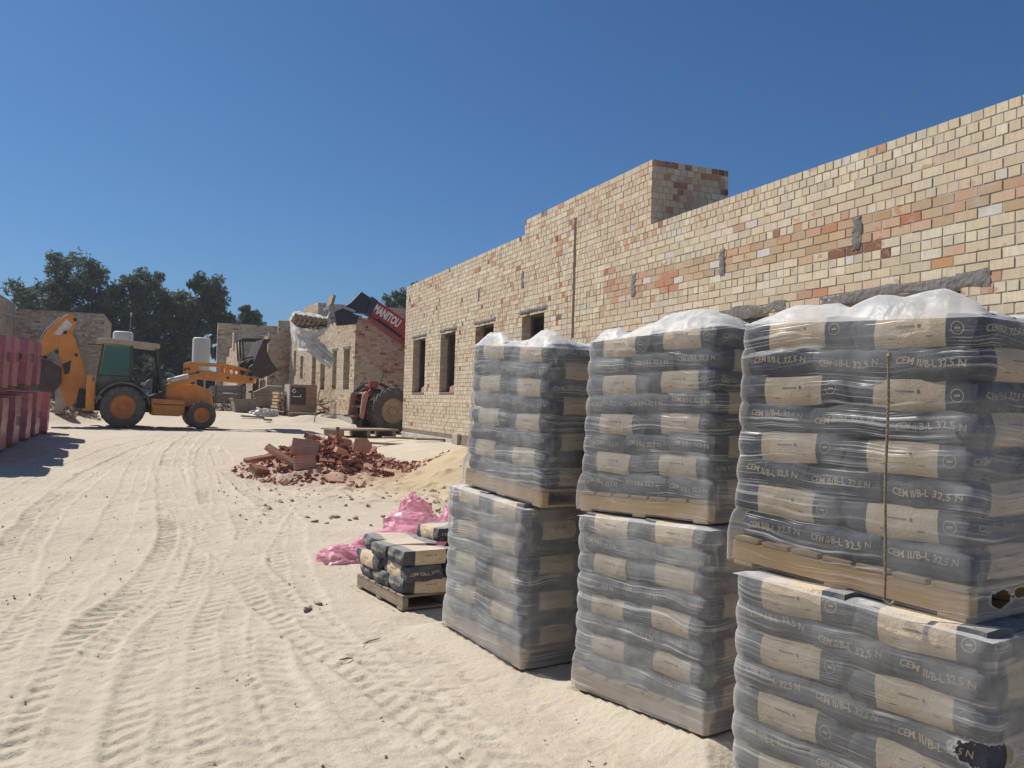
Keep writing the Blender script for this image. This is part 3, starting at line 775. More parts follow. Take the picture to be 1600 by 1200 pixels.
def brick_flat():
    """brickwork too far off or hidden to need single bricks"""
    t = NT('far_brick'); co = t.coord()
    b = t.n('ShaderNodeTexBrick'); sp = t.n('ShaderNodeSeparateXYZ'); t.l(co, sp.inputs[0])
    cb = t.n('ShaderNodeCombineXYZ'); t.l(t.math('ADD', sp.outputs[0], sp.outputs[1]), cb.inputs[0]); t.l(sp.outputs[2], cb.inputs[1])
    t.l(cb.outputs[0], b.inputs['Vector']); b.inputs['Scale'].default_value = 1; b.inputs['Brick Width'].default_value = .25; b.inputs['Row Height'].default_value = .1
    b.inputs['Mortar Size'].default_value = .008; b.inputs['Color1'].default_value = (.52, .43, .29, 1); b.inputs['Color2'].default_value = (.44, .32, .2, 1); b.inputs['Mortar'].default_value = (.28, .25, .21, 1)
    return t.done(t.bsdf(b.outputs[0], .92))
M['brick_flat'] = brick_flat()

def house_three():
    t = thing('brick_building', 'roofless brick shell with jagged inner walls seen behind the loader bucket', 'building', (4.8, 50, 1.1))
    def ob(mb, name):
        o = mb.obj(name, BM, None, smooth=0, fixn=False); o.parent = t; o.location = (-4.8, -50, -1.1); return o
    mix = dict(cream=0.55, pink=0.22, comb=0.15, red=0.05, dark=0.03)
    # rear wall
    ob(brick_wall((3.14, 57.5, 1.0), (1, 0, 0), (0, -1, 0), [(0, 7.5, 6.4)], 1.0, (), (), None, mix, 31, thick=0.4), 'rear_wall')
    # broken cross walls running away from the road
    sg = [(0, 2.6, 4.6), (2.6, 3.6, 4.2), (3.6, 4.6, 5.3), (4.6, 6.5, 4.5), (6.5, 9.0, 4.1), (9.0, 11.2, 3.6)]
    ob(brick_wall((3.56, 46, 1.0), (0, 1, 0), (-1, 0, 0), sg, 1.0, (), (), None, mix, 32), 'cross_wall')
    ob(brick_wall((3.57, 45.99, 1.0), (1, 0, 0), (0, -1, 0), [(0, 0.24, 4.6)], 1.0, (), (), None, mix, 33, thick=.2), 'cross_wall_end')
    sg = [(0, 0.9, 4.8), (0.9, 1.8, 4.9), (1.8, 2.6, 4.6), (2.6, 3.6, 4.3), (3.6, 5.4, 4.1), (5.4, 13.4, 3.9)]
    ob(brick_wall((4.80, 44.0, 1.0), (0, 1, 0), (-1, 0, 0), sg, 1.0, [(1.2, 1.7, 1.9, 2.9), (2.4, 2.9, 1.9, 2.9), (3.6, 4.1, 1.9, 2.9)], (), None, mix, 34), 'cross_wall')
    ob(brick_wall((4.812, 43.99, 1.0), (1, 0, 0), (0, -1, 0), [(0, 0.45, 5.0), (.45, 3.5, 5.6)], 1.0, (), (), None, mix, 35), 'front_wall')

def house_left():
    t = thing('brick_building', 'low brick building with barred openings behind the pink brick packs and raised digger arm', 'building', (-4.5, 44, 1.0))
    def ob(mb, name, mats=BM, smooth=0):
        o = mb.obj(name, mats, None, smooth=smooth, fixn=False); o.parent = t; o.location = (4.5, -44, -1.0); return o
    mix = dict(cream=0.5, comb=0.3, pink=0.12, red=0.04, grey=0.04)
    wins = [(2.30, 3.05, 2.2, 3.7)]
    ob(brick_wall((-6.2, 44, 1.0), (1, 0, 0), (0, -1, 0), [(0, 3.6, 5.4)], 1.0, wins + [(1.95, 2.25, 4.45, 4.72)], (), None, mix, 41), 'front_wall')
    ob(brick_wall((-6.2, 34.0, 1.0), (0, 1, 0), (1, 0, 0), [(0, 9.98, 5.6)], 1.0, [(7.8, 9.2, 3.9, 4.9)], (), None, mix, 42), 'side_wall')
    ob(brick_wall((-2.6, 44.02, 1.0), (0, 1, 0), (1, 0, 0), [(0, 6, 5.4)], 1.0, (), (), None, mix, 43), 'side_wall')
    m = MB(); m.box((-4.4, 47.0, 4.6), (3.3, 5.6, 0.2)); ob(m, 'roof_slab', M['concrete'])
    m = MB(); m.box((-4.4, 49.9, 3.2), (3.6, 0.2, 4.4)); ob(m, 'back_wall', M['brick_flat'])
    m = MB()
    for k in range(8): m.box((-6.2 + 2.34 + 0.095 * k, 43.99, 2.95), (0.03, 0.03, 1.5))
    m.box((-6.2 + 2.675, 43.975, 2.3), (0.74, 0.02, 0.03)); m.box((-6.2 + 2.675, 43.975, 3.6), (0.74, 0.02, 0.03))
    ob(m, 'window_grille', M['steel'])
    m = MB()
    for k in range(10): m.box((-6.19, 34 + 7.86 + 0.14 * k, 4.4), (0.03, 0.03, 1.0))
    m.box((-6.175, 34 + 8.5, 4.0), (0.02, 1.4, 0.03)); ob(m, 'window_grille', M['steel'])
# ------------------------------------------------------------------ cement bags
BL, BW, BH = 0.50, 0.333, 0.1145
def bag_paper():
    t = NT('bag_paper'); co = t.coord(); sp = t.n('ShaderNodeSeparateXYZ'); t.l(co, sp.inputs[0])
    oi = t.n('ShaderNodeObjectInfo')
    off = t.n('ShaderNodeVectorMath', operation='ADD'); t.l(co, off.inputs[0])
    cx = t.n('ShaderNodeCombineXYZ'); t.l(t.math('MULTIPLY', oi.outputs['Random'], 40), cx.inputs[0]); t.l(cx.outputs[0], off.inputs[1])
    v = off.outputs[0]
    big = t.noise(v, 5, 4, 0.6); mid = t.noise(v, 22, 5, 0.65); fine = t.noise(v, 90, 4, 0.65)
    navy = t.mix(t.mr(big, 0.35, 0.65), (0.056, 0.060, 0.075), (0.084, 0.088, 0.102))
    navy = t.mix(t.math('MULTIPLY', t.mr(mid, 0.55, 0.72), 0.40), navy, (0.26, 0.255, 0.25))      # cement dust
    kraft = t.mix(t.mr(big, 0.35, 0.65), (0.72, 0.56, 0.375), (0.66, 0.50, 0.33))
    kraft = t.mix(t.math('MULTIPLY', t.mr(mid, 0.55, 0.75), 0.30), kraft, (0.42, 0.35, 0.27))
    wob = t.math('MULTIPLY', t.math('SUBTRACT', big, 0.5), 0.012)
    ax = t.math('ADD', t.math('ABSOLUTE', sp.outputs[0]), wob)
    band = t.mr(ax, 0.1355, 0.1375, 1.0, 0.0)
    col = t.mix(band, navy, kraft)
    g = t.n('ShaderNodeNewGeometry'); s2 = t.n('ShaderNodeSeparateXYZ'); t.l(g.outputs['Normal'], s2.inputs[0])
    du = t.math('MULTIPLY', t.mr(s2.outputs[2], 0.2, 1.0, 0.04, 0.66), t.mr(mid, 0.3, 0.65, 0.5, 1.0))
    col = t.mix(du, col, (0.46, 0.43, 0.385))
    h = t.math('ADD', t.math('MULTIPLY', t.noise(v, 14, 5, 0.7, 0.6), 1.0), t.math('MULTIPLY', fine, 0.25))
    return t.done(t.bsdf(col, 0.72, 0, t.bump(h, 0.8, 0.014), 0.25))
M['bag'] = bag_paper()
M['bagtext'] = pm('bag_print', (0.60, 0.46, 0.30), (0.50, 0.39, 0.26), scale=60, rough=0.75, bump=0)
M['bagink'] = pm('bag_ink', (0.13, 0.105, 0.09), (0.17, 0.14, 0.11), scale=60, rough=0.75, bump=0)

def bag_surface(a, b, c, seed, sag=0.0):
    """a, b, c in [-1, 1]: point of the cube mapped to the stuffed bag"""
    k = 0.24
    f = lambda p, q, r_: p * math.sqrt(max(0.05, 1 - k * q * q / 2 - k * r_ * r_ / 2 + k * k * q * q * r_ * r_ / 3))
    x, y, z = f(a, b, c), f(b, a, c), f(c, a, b)
    x = x * BL / 2 * 1.03; y = y * BW / 2 * 1.05; z = z * BH / 2 * 1.09
    s = seed * 7.31
    n1 = math.sin(9 * x + s) * math.sin(13 * y + 2 * s) ; n2 = math.sin(31 * x + 3 * s) * math.sin(27 * y + s + 40 * z)
    z += 0.0085 * n1 * (1 - 0.3 * abs(c)) + sag * (x * x) * 0.2
    e = max(0.0, abs(a) - 0.72) / 0.28
    x += 0.006 * e * n2; y += 0.006 * n2 * (0.5 + e); z += 0.004 * e * math.sin(40 * y + s)
    return (x, y, z)

TXT = text_geo('CEM II/B-L 32,5 N', 0.0355, 0.0008)
def conform(vs, fs, face, seed, flip, eps, ox=0.0, oz=0.0, sag=0.0):
    """lay flat artwork on a face of the bag. face 'end+', 'end-', 'side+', 'side-', 'top'"""
    out = []
    for x, y, *_ in vs:
        x += ox; y += oz
        if face[:3] == 'end':
            sg = 1 if face[3] == '+' else -1
            p = bag_surface(sg, max(-1, min(1, sg * x / (BW / 2))), max(-1, min(1, y / (BH / 2))), seed, sag); n = (sg, 0, 0)
        else:
            sg = 1 if face[4] == '+' else -1
            p = bag_surface(max(-1, min(1, -sg * x / (BL / 2))), sg, max(-1, min(1, y / (BH / 2))), seed, sag); n = (0, sg, 0)
        out.append((p[0] + n[0] * eps, p[1] + n[1] * eps, p[2]))
    return out, fs

def refine(vs, fs, step):
    bm = bmesh.new(); vv = [bm.verts.new((v[0], v[1], 0)) for v in vs]
    for f in fs:
        try: bm.faces.new([vv[i] for i in f])
        except ValueError: pass
    bmesh.ops.triangulate(bm, faces=bm.faces[:])
    for _ in range(2):
        ed = [e for e in bm.edges if e.calc_length() > step]
        if not ed: break
        bmesh.ops.subdivide_edges(bm, edges=ed, cuts=1, use_grid_fill=False)
        bmesh.ops.triangulate(bm, faces=[f for f in bm.faces if len(f.verts) > 3])
    bm.verts.index_update()
    r_ = [tuple(v.co[:2]) for v in bm.verts], [tuple(v.index for v in f.verts) for f in bm.faces]
    bm.free(); return r_
TXT = refine(*TXT, 0.02)
def ring_art(r0, r1, n=28):
    vs = []; fs = []
    for i in range(n):
        a = 2 * PI * i / n
        vs += [(r0 * math.cos(a), r0 * math.sin(a)), (r1 * math.cos(a), r1 * math.sin(a))]
    for i in range(n):
        j = (i + 1) % n
        fs.append((2 * i, 2 * i + 1, 2 * j + 1, 2 * j))
    return vs, fs
def rect_art(w, h): return refine([(-w / 2, -h / 2), (w / 2, -h / 2), (w / 2, h / 2), (-w / 2, h / 2)], [(0, 1, 2, 3)], 0.02)

def bag_mesh(seed, sag=0.0):
    mb = MB(); n = 22; m = 16; q = 9
    # cube-sphere style grid: six faces
    def face(fn, nu, nv):
        mb.grid(nu, nv, fn)
    lin = lambda i, n_: -1 + 2 * i / (n_ - 1)
    B = lambda a, b, c: bag_surface(a, b, c, seed, sag)
    face(lambda i, j: B(lin(i, n), lin(j, m), 1), n, m); face(lambda i, j: B(lin(i, n), -lin(j, m), -1), n, m)
    face(lambda i, j: B(lin(i, n), -1, lin(j, q)), n, q); face(lambda i, j: B(-lin(i, n), 1, lin(j, q)), n, q)
    face(lambda i, j: B(1, lin(i, m), lin(j, q)), m, q); face(lambda i, j: B(-1, -lin(i, m), lin(j, q)), m, q)
    bm = bmesh.new()
    vv = [bm.verts.new(p) for p in mb.v]
    for f in mb.f: bm.faces.new([vv[i] for i in f])
    bmesh.ops.remove_doubles(bm, verts=bm.verts[:], dist=1e-4)
    bmesh.ops.recalc_face_normals(bm, faces=bm.faces[:])
    bm.verts.index_update()
    o = MB(); o.add([tuple(v.co) for v in bm.verts], [tuple(v.index for v in f.verts) for f in bm.faces]); bm.free()
    for sgn in '+-':
        o.cur = 1
        o.add(*conform(*TXT, 'end' + sgn, seed, False, 0.0018, 0, 0.006, sag))
        # ring emblem on the dark part of the side
        o.add(*conform(*ring_art(0.021, 0.024), 'side' + sgn, seed, False, 0.0018, 0.185, 0.004, sag))
        o.add(*conform(*rect_art(0.02, 0.007), 'side' + sgn, seed, False, 0.0018, 0.185, 0.004, sag))
        o.cur = 2
        for w, h, ox, oz in ((0.075, 0.0035, -0.012, 0.016), (0.010, 0.012, 0.043, 0.016), (0.03, 0.003, -0.07, -0.026), (0.024, 0.003, 0.085, -0.022)):
            o.add(*conform(*rect_art(w, h), 'side' + sgn, seed, False, 0.0018, ox, oz, sag))
    me = o.mesh('cement_bag', [M['bag'], M['bagtext'], M['bagink']], smooth=0.8, fixn=False)
    return me
BAGS = [bag_mesh(k + 1, 0.05 * (k % 3 - 1)) for k in range(5)]
ORD = ['top', 'second', 'third', 'fourth', 'fifth', 'sixth', 'seventh', 'bottom']
rb = random.Random(5)
def put_bag(loc, rz, label, group, tilt=(0, 0), k=None):
    o = bpy.data.objects.new('cement_bag', BAGS[rb.randrange(5) if k is None else k]); COL.objects.link(o)
    o.location = loc; o.rotation_euler = (tilt[0], tilt[1], rz)
    return tag(o, label, 'cement bag', group)

# ------------------------------------------------------------------ pallets and wrapped stacks
PL, PD, PH = 1.02, 0.86, 0.118
def pallet_parts(t, mats, L=PL, D=PD, H=PH):
    """u along the stringers, v across; origin at the near front lower corner; local x=u, y=v"""
    w1, w2 = mats
    for v in (0.025, D / 2, D - 0.025):
        m = MB(); m.box((L / 2, v, 0.018 + (H - 0.036) / 2), (L, 0.05, H - 0.036)); m.obj('stringer', w2, t, bevel=0.004)
    n = 7
    for i in range(n):
        m = MB(); m.box((L * (i + 0.5) / n, D / 2, H - 0.009), (L / n - 0.02, D + 0.004, 0.018)); m.obj('deck_board', w1, t, bevel=0.003)
    for u in (0.06, L / 2, L - 0.06):
        m = MB(); m.box((u, D / 2, 0.009), (0.10, D + 0.002, 0.018)); m.obj('bottom_board', w1, t, bevel=0.003)

HL = 8 * BH
LX, LY = 1.0, 0.833
def film_geo(seed, holes=(), bulge=0.012, topped=True):
    """wrap round a pallet load, local frame like the pallet's; z from 0.01 to PH+HL"""
    rg = np.random.default_rng(seed)
    nP, nz = 200, 84
    ox, oy = (PL - LX) / 2, (PD - LY) / 2
    def outline(s, m, r_):
        # rounded rectangle around the load enlarged by m, corner radius r_
        x0, x1, y0, y1 = ox - m, PL - ox + m, oy - m, PD - oy + m
        w, h = x1 - x0 - 2 * r_, y1 - y0 - 2 * r_
        per = 2 * (w + h) + 2 * PI * r_; d = s * per
        segs = [('l', w), ('a', PI / 2 * r_), ('l', h), ('a', PI / 2 * r_), ('l', w), ('a', PI / 2 * r_), ('l', h), ('a', PI / 2 * r_)]
        cx = [(x0 + r_, y0, 1, 0), (x1 - r_, y0 + r_, -PI / 2, 0), (x1, y0 + r_, 0, 1), (x1 - r_, y1 - r_, 0, 0), (x1 - r_, y1, -1, 0), (x0 + r_, y1 - r_, PI / 2, 0), (x0, y1 - r_, 0, -1), (x0 + r_, y0 + r_, PI, 0)]
        for (k, L), c in zip(segs, cx):
            if d <= L + 1e-9:
                if k == 'l': return c[0] + c[2] * d, c[1] + c[3] * d
                a = c[2] + d / r_
                return c[0] + r_ * math.cos(a), c[1] + r_ * math.sin(a)
            d -= L
        return x0 + r_, y0
    zs = np.concatenate([np.linspace(0.012, PH + 0.005, 8), np.linspace(PH + 0.02, PH + HL - 0.012, nz - 8)])
    vs = []
    N2 = vnoise(np.tile(np.arange(nP) * 0.22, nz), np.repeat(zs * 16, nP), seed).reshape(nz, nP)
    N3 = vnoise(np.tile(np.arange(nP) * 0.9, nz), np.repeat(zs * 46, nP), seed + 3).reshape(nz, nP)
    bigc = vnoise(np.tile(np.arange(nP) * 0.07, nz), np.repeat(zs * 5, nP), seed + 5).reshape(nz, nP)
    for j, z in enumerate(zs):
        h = z - PH
        fr = (h / BH) % 1.0
        b = math.sin(PI * fr) ** 0.4 if 0 < h < HL else 0
        w = sst(np.array(1 - h / (BH * 1.35))) if h > 0 else 1.0        # film drawn out over the pallet edge
        for i in range(nP):
            m_ = 0.017 + bulge * b + 0.008 * bigc[j, i]
            m = m_ * (1 - w) + 0.030 * w
            m += 0.005 * N2[j, i] + 0.0025 * N3[j, i]
            x, y = outline(i / nP, m, max(0.012, 0.065 * (1 - w) + 0.012 * w))
            vs.append((x, y, z))
    fs = []
    for j in range(nz - 1):
        for i in range(nP):
            i2 = (i + 1) % nP
            fs.append((j * nP + i, j * nP + i2, (j + 1) * nP + i2, (j + 1) * nP + i))
    tear = []
    for p in vs:
        e = 3.0
        for hx, hy, hz, rx, rz in holes: e = min(e, math.hypot(math.hypot(p[0] - hx, p[1] - hy) / rx, (p[2] - hz) / rz) - 1.0)
        tear.append(e)
    # loose sheet over the top, with folds standing up
    nu, nv = 56, 48
    zt = PH + HL
    F1 = fbm(np.repeat(np.linspace(0, 3.2, nu)[None], nv, 0).ravel(), np.repeat(np.linspace(0, 2.8, nv)[:, None], nu, 1).ravel(), seed + 9, 3).reshape(nv, nu)
    C2 = vnoise(np.repeat(np.linspace(0, 16, nu)[None], nv, 0).ravel(), np.repeat(np.linspace(0, 13, nv)[:, None], nu, 1).ravel(), seed + 12).reshape(nv, nu)
    top = []
    for j in range(nv):
        for i in range(nu):
            a, b = i / (nu - 1), j / (nv - 1)
            x = (ox - 0.022) + (PL - 2 * ox + 0.044) * a; y = (oy - 0.022) + (PD - 2 * oy + 0.044) * b
            e = min(a, 1 - a, b, 1 - b)
            ridge = 0.0
            for (rx, ry, sx, sy, hh) in RIDGES[(seed - 7) // 3 % 3]:
                dx, dy = (a - rx) / sx, (b - ry) / sy
                ridge = max(ridge, hh * min(1.0, 1.7 * max(0, 1 - abs(dx))) * max(0, 1 - abs(dy)) ** 2.2)
            crease = 0.020 * abs(math.sin(9 * a + 4 * math.sin(5 * b + seed)) * math.sin(7 * b + 3 * a)) + 0.016 * abs(float(C2[j, i]))
            rise = (0.014 * max(0, F1[j, i] + 0.1) + ridge + crease) if topped else 0.15 * crease
            z = zt - 0.014 + (0.022 if topped else 0.012) * sst(np.array(e / 0.08)) + rise * min(1, e / 0.04)
            top.append((x, y, float(z)))
    tf = []
    for j in range(nv - 1):
        for i in range(nu - 1):
            tf.append((j * nu + i, j * nu + i + 1, (j + 1) * nu + i + 1, (j + 1) * nu + i))
    return vs, fs, top, tf, tear
RIDGES = [[(0.3, 0.10, 0.3, 0.20, 0.075), (0.72, 0.14, 0.24, 0.24, 0.065)], [(0.80, 0.08, 0.20, 0.2, 0.08), (0.20, 0.14, 0.22, 0.28, 0.075)], [(0.40, 0.22, 0.36, 0.34, 0.11), (0.86, 0.08, 0.14, 0.16, 0.055)]]

FOOT = []
def stack(name, near, yaw, z0, upper_shift, tilt, seed, texts, holes_lo=(), holes_up=(), lean=(0, 0.05)):
    """two wrapped pallets on each other. near: ground point of the near front corner; the front runs away to the far left"""
    a = R(yaw); d = Vector((-math.sin(a), math.cos(a), 0)); inn = Vector((math.cos(a), math.sin(a), 0))
    cx = Vector((*near, 0)) + d * PL / 2 + inn * PD / 2
    FOOT.append((cx.x, cx.y, 0.95, d.x, d.y, z0 + tilt * PL / 2, tilt))
    rz = math.atan2(d.y, d.x)
    for lev in (0, 1):
        o = Vector((*near, z0 + lev * (PH + HL + 0.006)))
        dz = 0.0
        if lev: o += d * upper_shift[0] + inn * upper_shift[1]
        rzz = rz + (R(upper_shift[2]) if lev else 0)
        dd = Vector((math.cos(rzz), math.sin(rzz), 0)); ii = Vector((dd.y, -dd.x, 0))
        tw, wl = texts[lev]
        # local frame: x along the front away from the camera, y inward (mirrored), so build with a matrix
        rot = Matrix((( dd.x, ii.x, 0), (dd.y, ii.y, 0), (0, 0, 1)))
        ln = lean[lev]
        def W(u, v, z): return o + dd * u + ii * (v + ln * max(0.0, z - PH)) + Vector((0, 0, z + tilt * u))
        # pallet
        pt = thing('wooden_pallet', 'wooden pallet under the %s' % wl, 'pallet', o, 0, 'pallets under wrapped cement')
        mats = (M['wood'], M['wood_end']) if lev else (M['wood'], M['wood'])
        pallet_parts(pt, mats)
        # mirror free: rotate so that +y points inward
        pt.rotation_euler = (0, -math.atan(tilt), rzz); pt.scale = (1, -1, 1)
        # bags
        ox, oy = (PL - LX) / 2, (PD - LY) / 2
        for L in range(8):
            typ = 1 if (7 - L) % 2 == 0 else 2
            z = PH + BH * (L + 0.5); lab = ORD[7 - L]; topl = L == 7
            lst = []
            if typ == 1:
                for i, nm in ((0, 'near'), (1, 'far')): lst.append((LX * (0.25 + 0.5 * i), BW / 2, 0, 'front %s' % nm, 'banded'))
                for i, nm in ((0, 'near rear'), (1, 'middle rear'), (2, 'far rear')):
                    if i == 0 or topl: lst.append((LX * (i + 0.5) / 3, BW + BL / 2, 1, nm, 'printed'))
            else:
                for i, nm in ((0, 'front near'), (1, 'front middle'), (2, 'front far')): lst.append((LX * (i + 0.5) / 3, BL / 2, 1, nm, 'printed'))
                lst.append((LX * 0.25, BL + BW / 2, 0, 'near rear', 'banded'))
            for u, v, turn, pos, look in lst:
                p = W(ox + u + rb.uniform(-.008, .008), oy + v + rb.uniform(-.006, .014), z + rb.uniform(-.003, .003))
                put_bag(p, rzz + (PI / 2 if turn else 0) + rb.uniform(-.02, .02) + (PI if rb.random() < .5 else 0), '%s cement bag, %s of %s layer, %s' % (look, pos, lab, tw), 'cement bags on the wrapped pallets', (rb.uniform(-.025, .025), rb.uniform(-.02, .02)))
        # film
        vs, fs, top, tf, tear = film_geo(seed * 3 + lev * 7, holes_up if lev else holes_lo, topped=bool(lev))
        n = MB(); n.add([W(*p) for p in vs], fs); n.cur = 1; n.add([W(*p) for p in top], tf)
        f = n.obj('stretch_film', [M[('film' if name == 'C' else 'filmmid') if lev else ('filmdusty' if name == 'C' else 'filmthick')], M['filmtop']], None, smooth=1.2)
        at = f.data.attributes.new('tear', 'FLOAT', 'POINT'); at.data.foreach_set('value', tear + [3.0] * len(top))
        tag(f, 'clear stretch film wrapped around the %s' % wl, 'plastic wrap', 'stretch film around cement pallets')
EXTRA = []
def wheel(t, name, x, y, z, Rr, W, rimR, lugs, mats, side=-1, lug=True):
    """wheel with its axle along y; side -1 shows its outer face towards -y. parts: tyre, rim, hub"""
    w = bpy.data.objects.new(name, None); COL.objects.link(w); w.parent = t; w.location = (x, y, z)
    m = MB(); h = W / 2
    prof = [(rimR * 0.97, -h * 0.72), (rimR * 1.05, -h * 0.86), (rimR * 1.2, -h * 0.98), ((rimR + Rr) / 2, -h), (Rr * 0.90, -h * 0.92), (Rr * 0.94, -h * 0.72), (Rr * 0.94, h * 0.72), (Rr * 0.90, h * 0.92), ((rimR + Rr) / 2, h), (rimR * 1.2, h * 0.98), (rimR * 1.05, h * 0.86), (rimR * 0.97, h * 0.72)]
    m.lathe(prof, 48, 'y')
    if lug:
        for k in range(lugs):
            a0 = 2 * PI * k / lugs
            for s in (-1, 1):
                a1 = a0 + (PI / lugs if s > 0 else 0)
                pts = []
                for (ang, yy) in ((a1, 0.02 * s), (a1 + 0.9 * 2 * PI / lugs, h * 0.93 * s)):
                    for rr_ in (Rr * 0.92, Rr):
                        for dw in (-0.36 * PI / lugs, 0.36 * PI / lugs):
                            pts.append(((rr_ - (0.02 * Rr if yy * s > h * .5 else 0)) * math.cos(ang + dw), yy, (rr_ - (0.02 * Rr if yy * s > h * .5 else 0)) * math.sin(ang + dw)))
                p = pts
                m.hexa([p[0], p[1], p[5], p[4], p[2], p[3], p[7], p[6]])
    m.obj('tyre', mats[0], w, smooth=0.5)
    m = MB(); s = side
    prof = [(rimR * 0.99, s * h * 0.80), (rimR * 0.93, s * h * 0.80), (rimR * 0.88, s * h * 0.55), (rimR * 0.62, s * h * 0.42), (rimR * 0.55, s * h * 0.30), (rimR * 0.34, s * h * 0.30), (rimR * 0.30, s * h * 0.52), (rimR * 0.12, s * h * 0.55), (0.001, s * h * 0.55)]
    m.lathe(prof, 40, 'y'); m.lathe([(rimR * 0.98, -s * h * .7), (rimR * .5, -s * h * .5), (0.001, -s * h * .5)], 32, 'y')
    for k in range(8):
        a = 2 * PI * k / 8; m.lathe([(0.001, 0), (rimR * 0.045, 0), (rimR * 0.045, s * 0.03), (0.001, s * 0.03)], 8, 'y', (rimR * 0.45 * math.cos(a), s * h * 0.30, rimR * 0.45 * math.sin(a)))
    m.obj('rim', mats[1], w, smooth=0.5)
    return w

def arc(cx, cz, r, a0, a1, n=14):
    return [(cx + r * math.cos(R(a0 + (a1 - a0) * i / (n - 1))), cz + r * math.sin(R(a0 + (a1 - a0) * i / (n - 1)))) for i in range(n)]

def backhoe():
    x0, y0 = -1.16, 30.0
    t = thing('backhoe_loader', 'orange backhoe loader with raised front bucket and folded rear digger arm crossing the sandy road', 'backhoe loader', (x0, y0, gz(x0, y0) + 0.015), R(4))
    t.scale = (0.92, 0.92, 0.92)
    O = M['orange']; D = M['darkmetal']
    for yy, sd in ((-0.78, -1), (0.98, 1)):
        wheel(t, 'rear_wheel', 0, yy + 0.0, 0.70, 0.72, 0.44, 0.40, 20, (M['tyre'], M['orange_rim']), sd)
        wheel(t, 'front_wheel', 2.52, yy + 0.02 * sd, 0.475, 0.485, 0.32, 0.27, 18, (M['tyre'], M['orange_rim']), sd)
    cy = 0.10
    # chassis and hood
    m = MB(); m.prism([(-0.95, 0.55), (2.95, 0.50), (2.95, 0.78), (-0.95, 0.95)], cy - 0.36, cy + 0.36); m.obj('chassis', D, t, bevel=0.01)
    m = MB(); m.prism([(1.32, 0.85), (1.34, 1.50), (1.60, 1.58), (2.28, 1.57), (2.78, 1.40), (2.92, 1.22), (2.98, 0.70), (2.2, 0.72)], cy - 0.46, cy + 0.46); m.obj('hood', O, t, bevel=0.05)
    m = MB(); m.prism([(2.99, 0.74), (2.995, 1.16), (2.93, 1.16), (2.95, 0.74)], cy - 0.34, cy + 0.34); m.obj('grille', D, t)
    for a_ in (-0.80, 0.40):
        m = MB(); m.prism([(0.86, 1.03), (1.98, 0.98), (1.98, 0.50), (1.80, 0.42), (0.92, 0.44)], cy + a_, cy + a_ + 0.40); m.obj('side_tank', O, t, bevel=0.03)
    m = MB(); m.prism([(0.95, 0.85), (1.92, 0.82), (1.92, 0.79), (0.95, 0.82)], cy - 0.812, cy - 0.80); m.obj('tank_seam', D, t)
    m = MB(); m.tube([(2.1, cy - 0.2, 1.5), (2.1, cy - 0.2, 1.9), (2.06, cy - 0.2, 2.02)], 0.045, 10); m.obj('exhaust', D, t)
    # fenders
    for yy in (-0.66, 0.86):
        m = MB(); o_ = arc(0, 0.70, 0.86, 8, 172, 18); i_ = arc(0, 0.70, 0.80, 172, 8, 18)
        m.prism(o_ + i_, yy - 0.26, yy + 0.26); m.obj('fender', M['fender'], t, bevel=0.01)
    # cab
    c0, c1 = cy - 0.68, cy + 0.68
    m = MB(); m.prism([(-0.84, 1.05), (-0.86, 1.76), (-0.72, 1.80), (0.25, 1.72), (0.30, 1.45), (0.62, 1.25), (0.66, 1.00)], c0, c1); m.obj('cab_base', M['fender'], t, bevel=0.03)
    m = MB()
    for yy in (c0 + 0.03, c1 - 0.03):
        m.bar((-0.80, yy, 1.70), (-0.66, yy, 2.82), 0.07, 0.07); m.bar((0.24, yy, 1.50), (0.22, yy, 2.80), 0.08, 0.09); m.bar((1.30, yy, 1.05), (1.00, yy, 2.76), 0.08, 0.08)
        m.bar((-0.80, yy, 1.76), (0.24, yy, 1.72), 0.06, 0.06)
    m.bar((1.30, c0, 1.10), (1.30, c1, 1.10), 0.08, 0.08)
    m.obj('cab_frame', M['cab'], t, bevel=0.01)
    m = MB(); m.prism([(0.62, 0.95), (1.30, 0.92), (1.34, 1.15), (1.28, 1.28), (0.62, 1.0)], c0 + 0.05, c1 - 0.05); m.obj('cab_floor', D, t)
    m = MB(); m.prism([(-0.72, 1.78), (0.20, 1.74), (0.18, 2.76), (-0.60, 2.80)], c0 + 0.012, c0 + 0.022); m.obj('side_window', M['glass'], t)
    m = MB(); m.prism([(-0.72, 1.78), (0.20, 1.74), (0.18, 2.76), (-0.60, 2.80)], c1 - 0.022, c1 - 0.012); m.obj('side_window', M['glass'], t)
    m = MB(); m.hexa([(1.27, c0 + .08, 1.3), (1.27, c1 - .08, 1.3), (1.02, c1 - .08, 2.74), (1.02, c0 + .08, 2.74), (1.28, c0 + .08, 1.3), (1.28, c1 - .08, 1.3), (1.03, c1 - .08, 2.74), (1.03, c0 + .08, 2.74)]); m.obj('windscreen', M['glass'], t)
    m = MB(); m.prism([(-0.88, 2.88), (-0.86, 3.00), (-0.5, 3.02), (1.08, 2.90), (1.12, 2.84), (1.08, 2.74)], c0 - 0.10, c1 + 0.10); m.obj('cab_roof', M['roof'], t, bevel=0.025)
    m = MB(); m.bar((-1.15, cy - .5, 2.79), (-0.7, cy - .5, 2.80), 0.10, 0.03); m.obj('rear_lamp_bar', D, t)
    m = MB(); m.tube([(0.13, cy - .3, 2.95), (0.15, cy - .3, 3.55), (0.17, cy - .3, 3.88)], 0.012, 6); m.lathe([(0.001, 3.85), (0.035, 3.87), (0.03, 3.94), (0.001, 3.96)], 10, 'z', (0.17, cy - .3, 0)); m.obj('antenna', M['steel'], t)
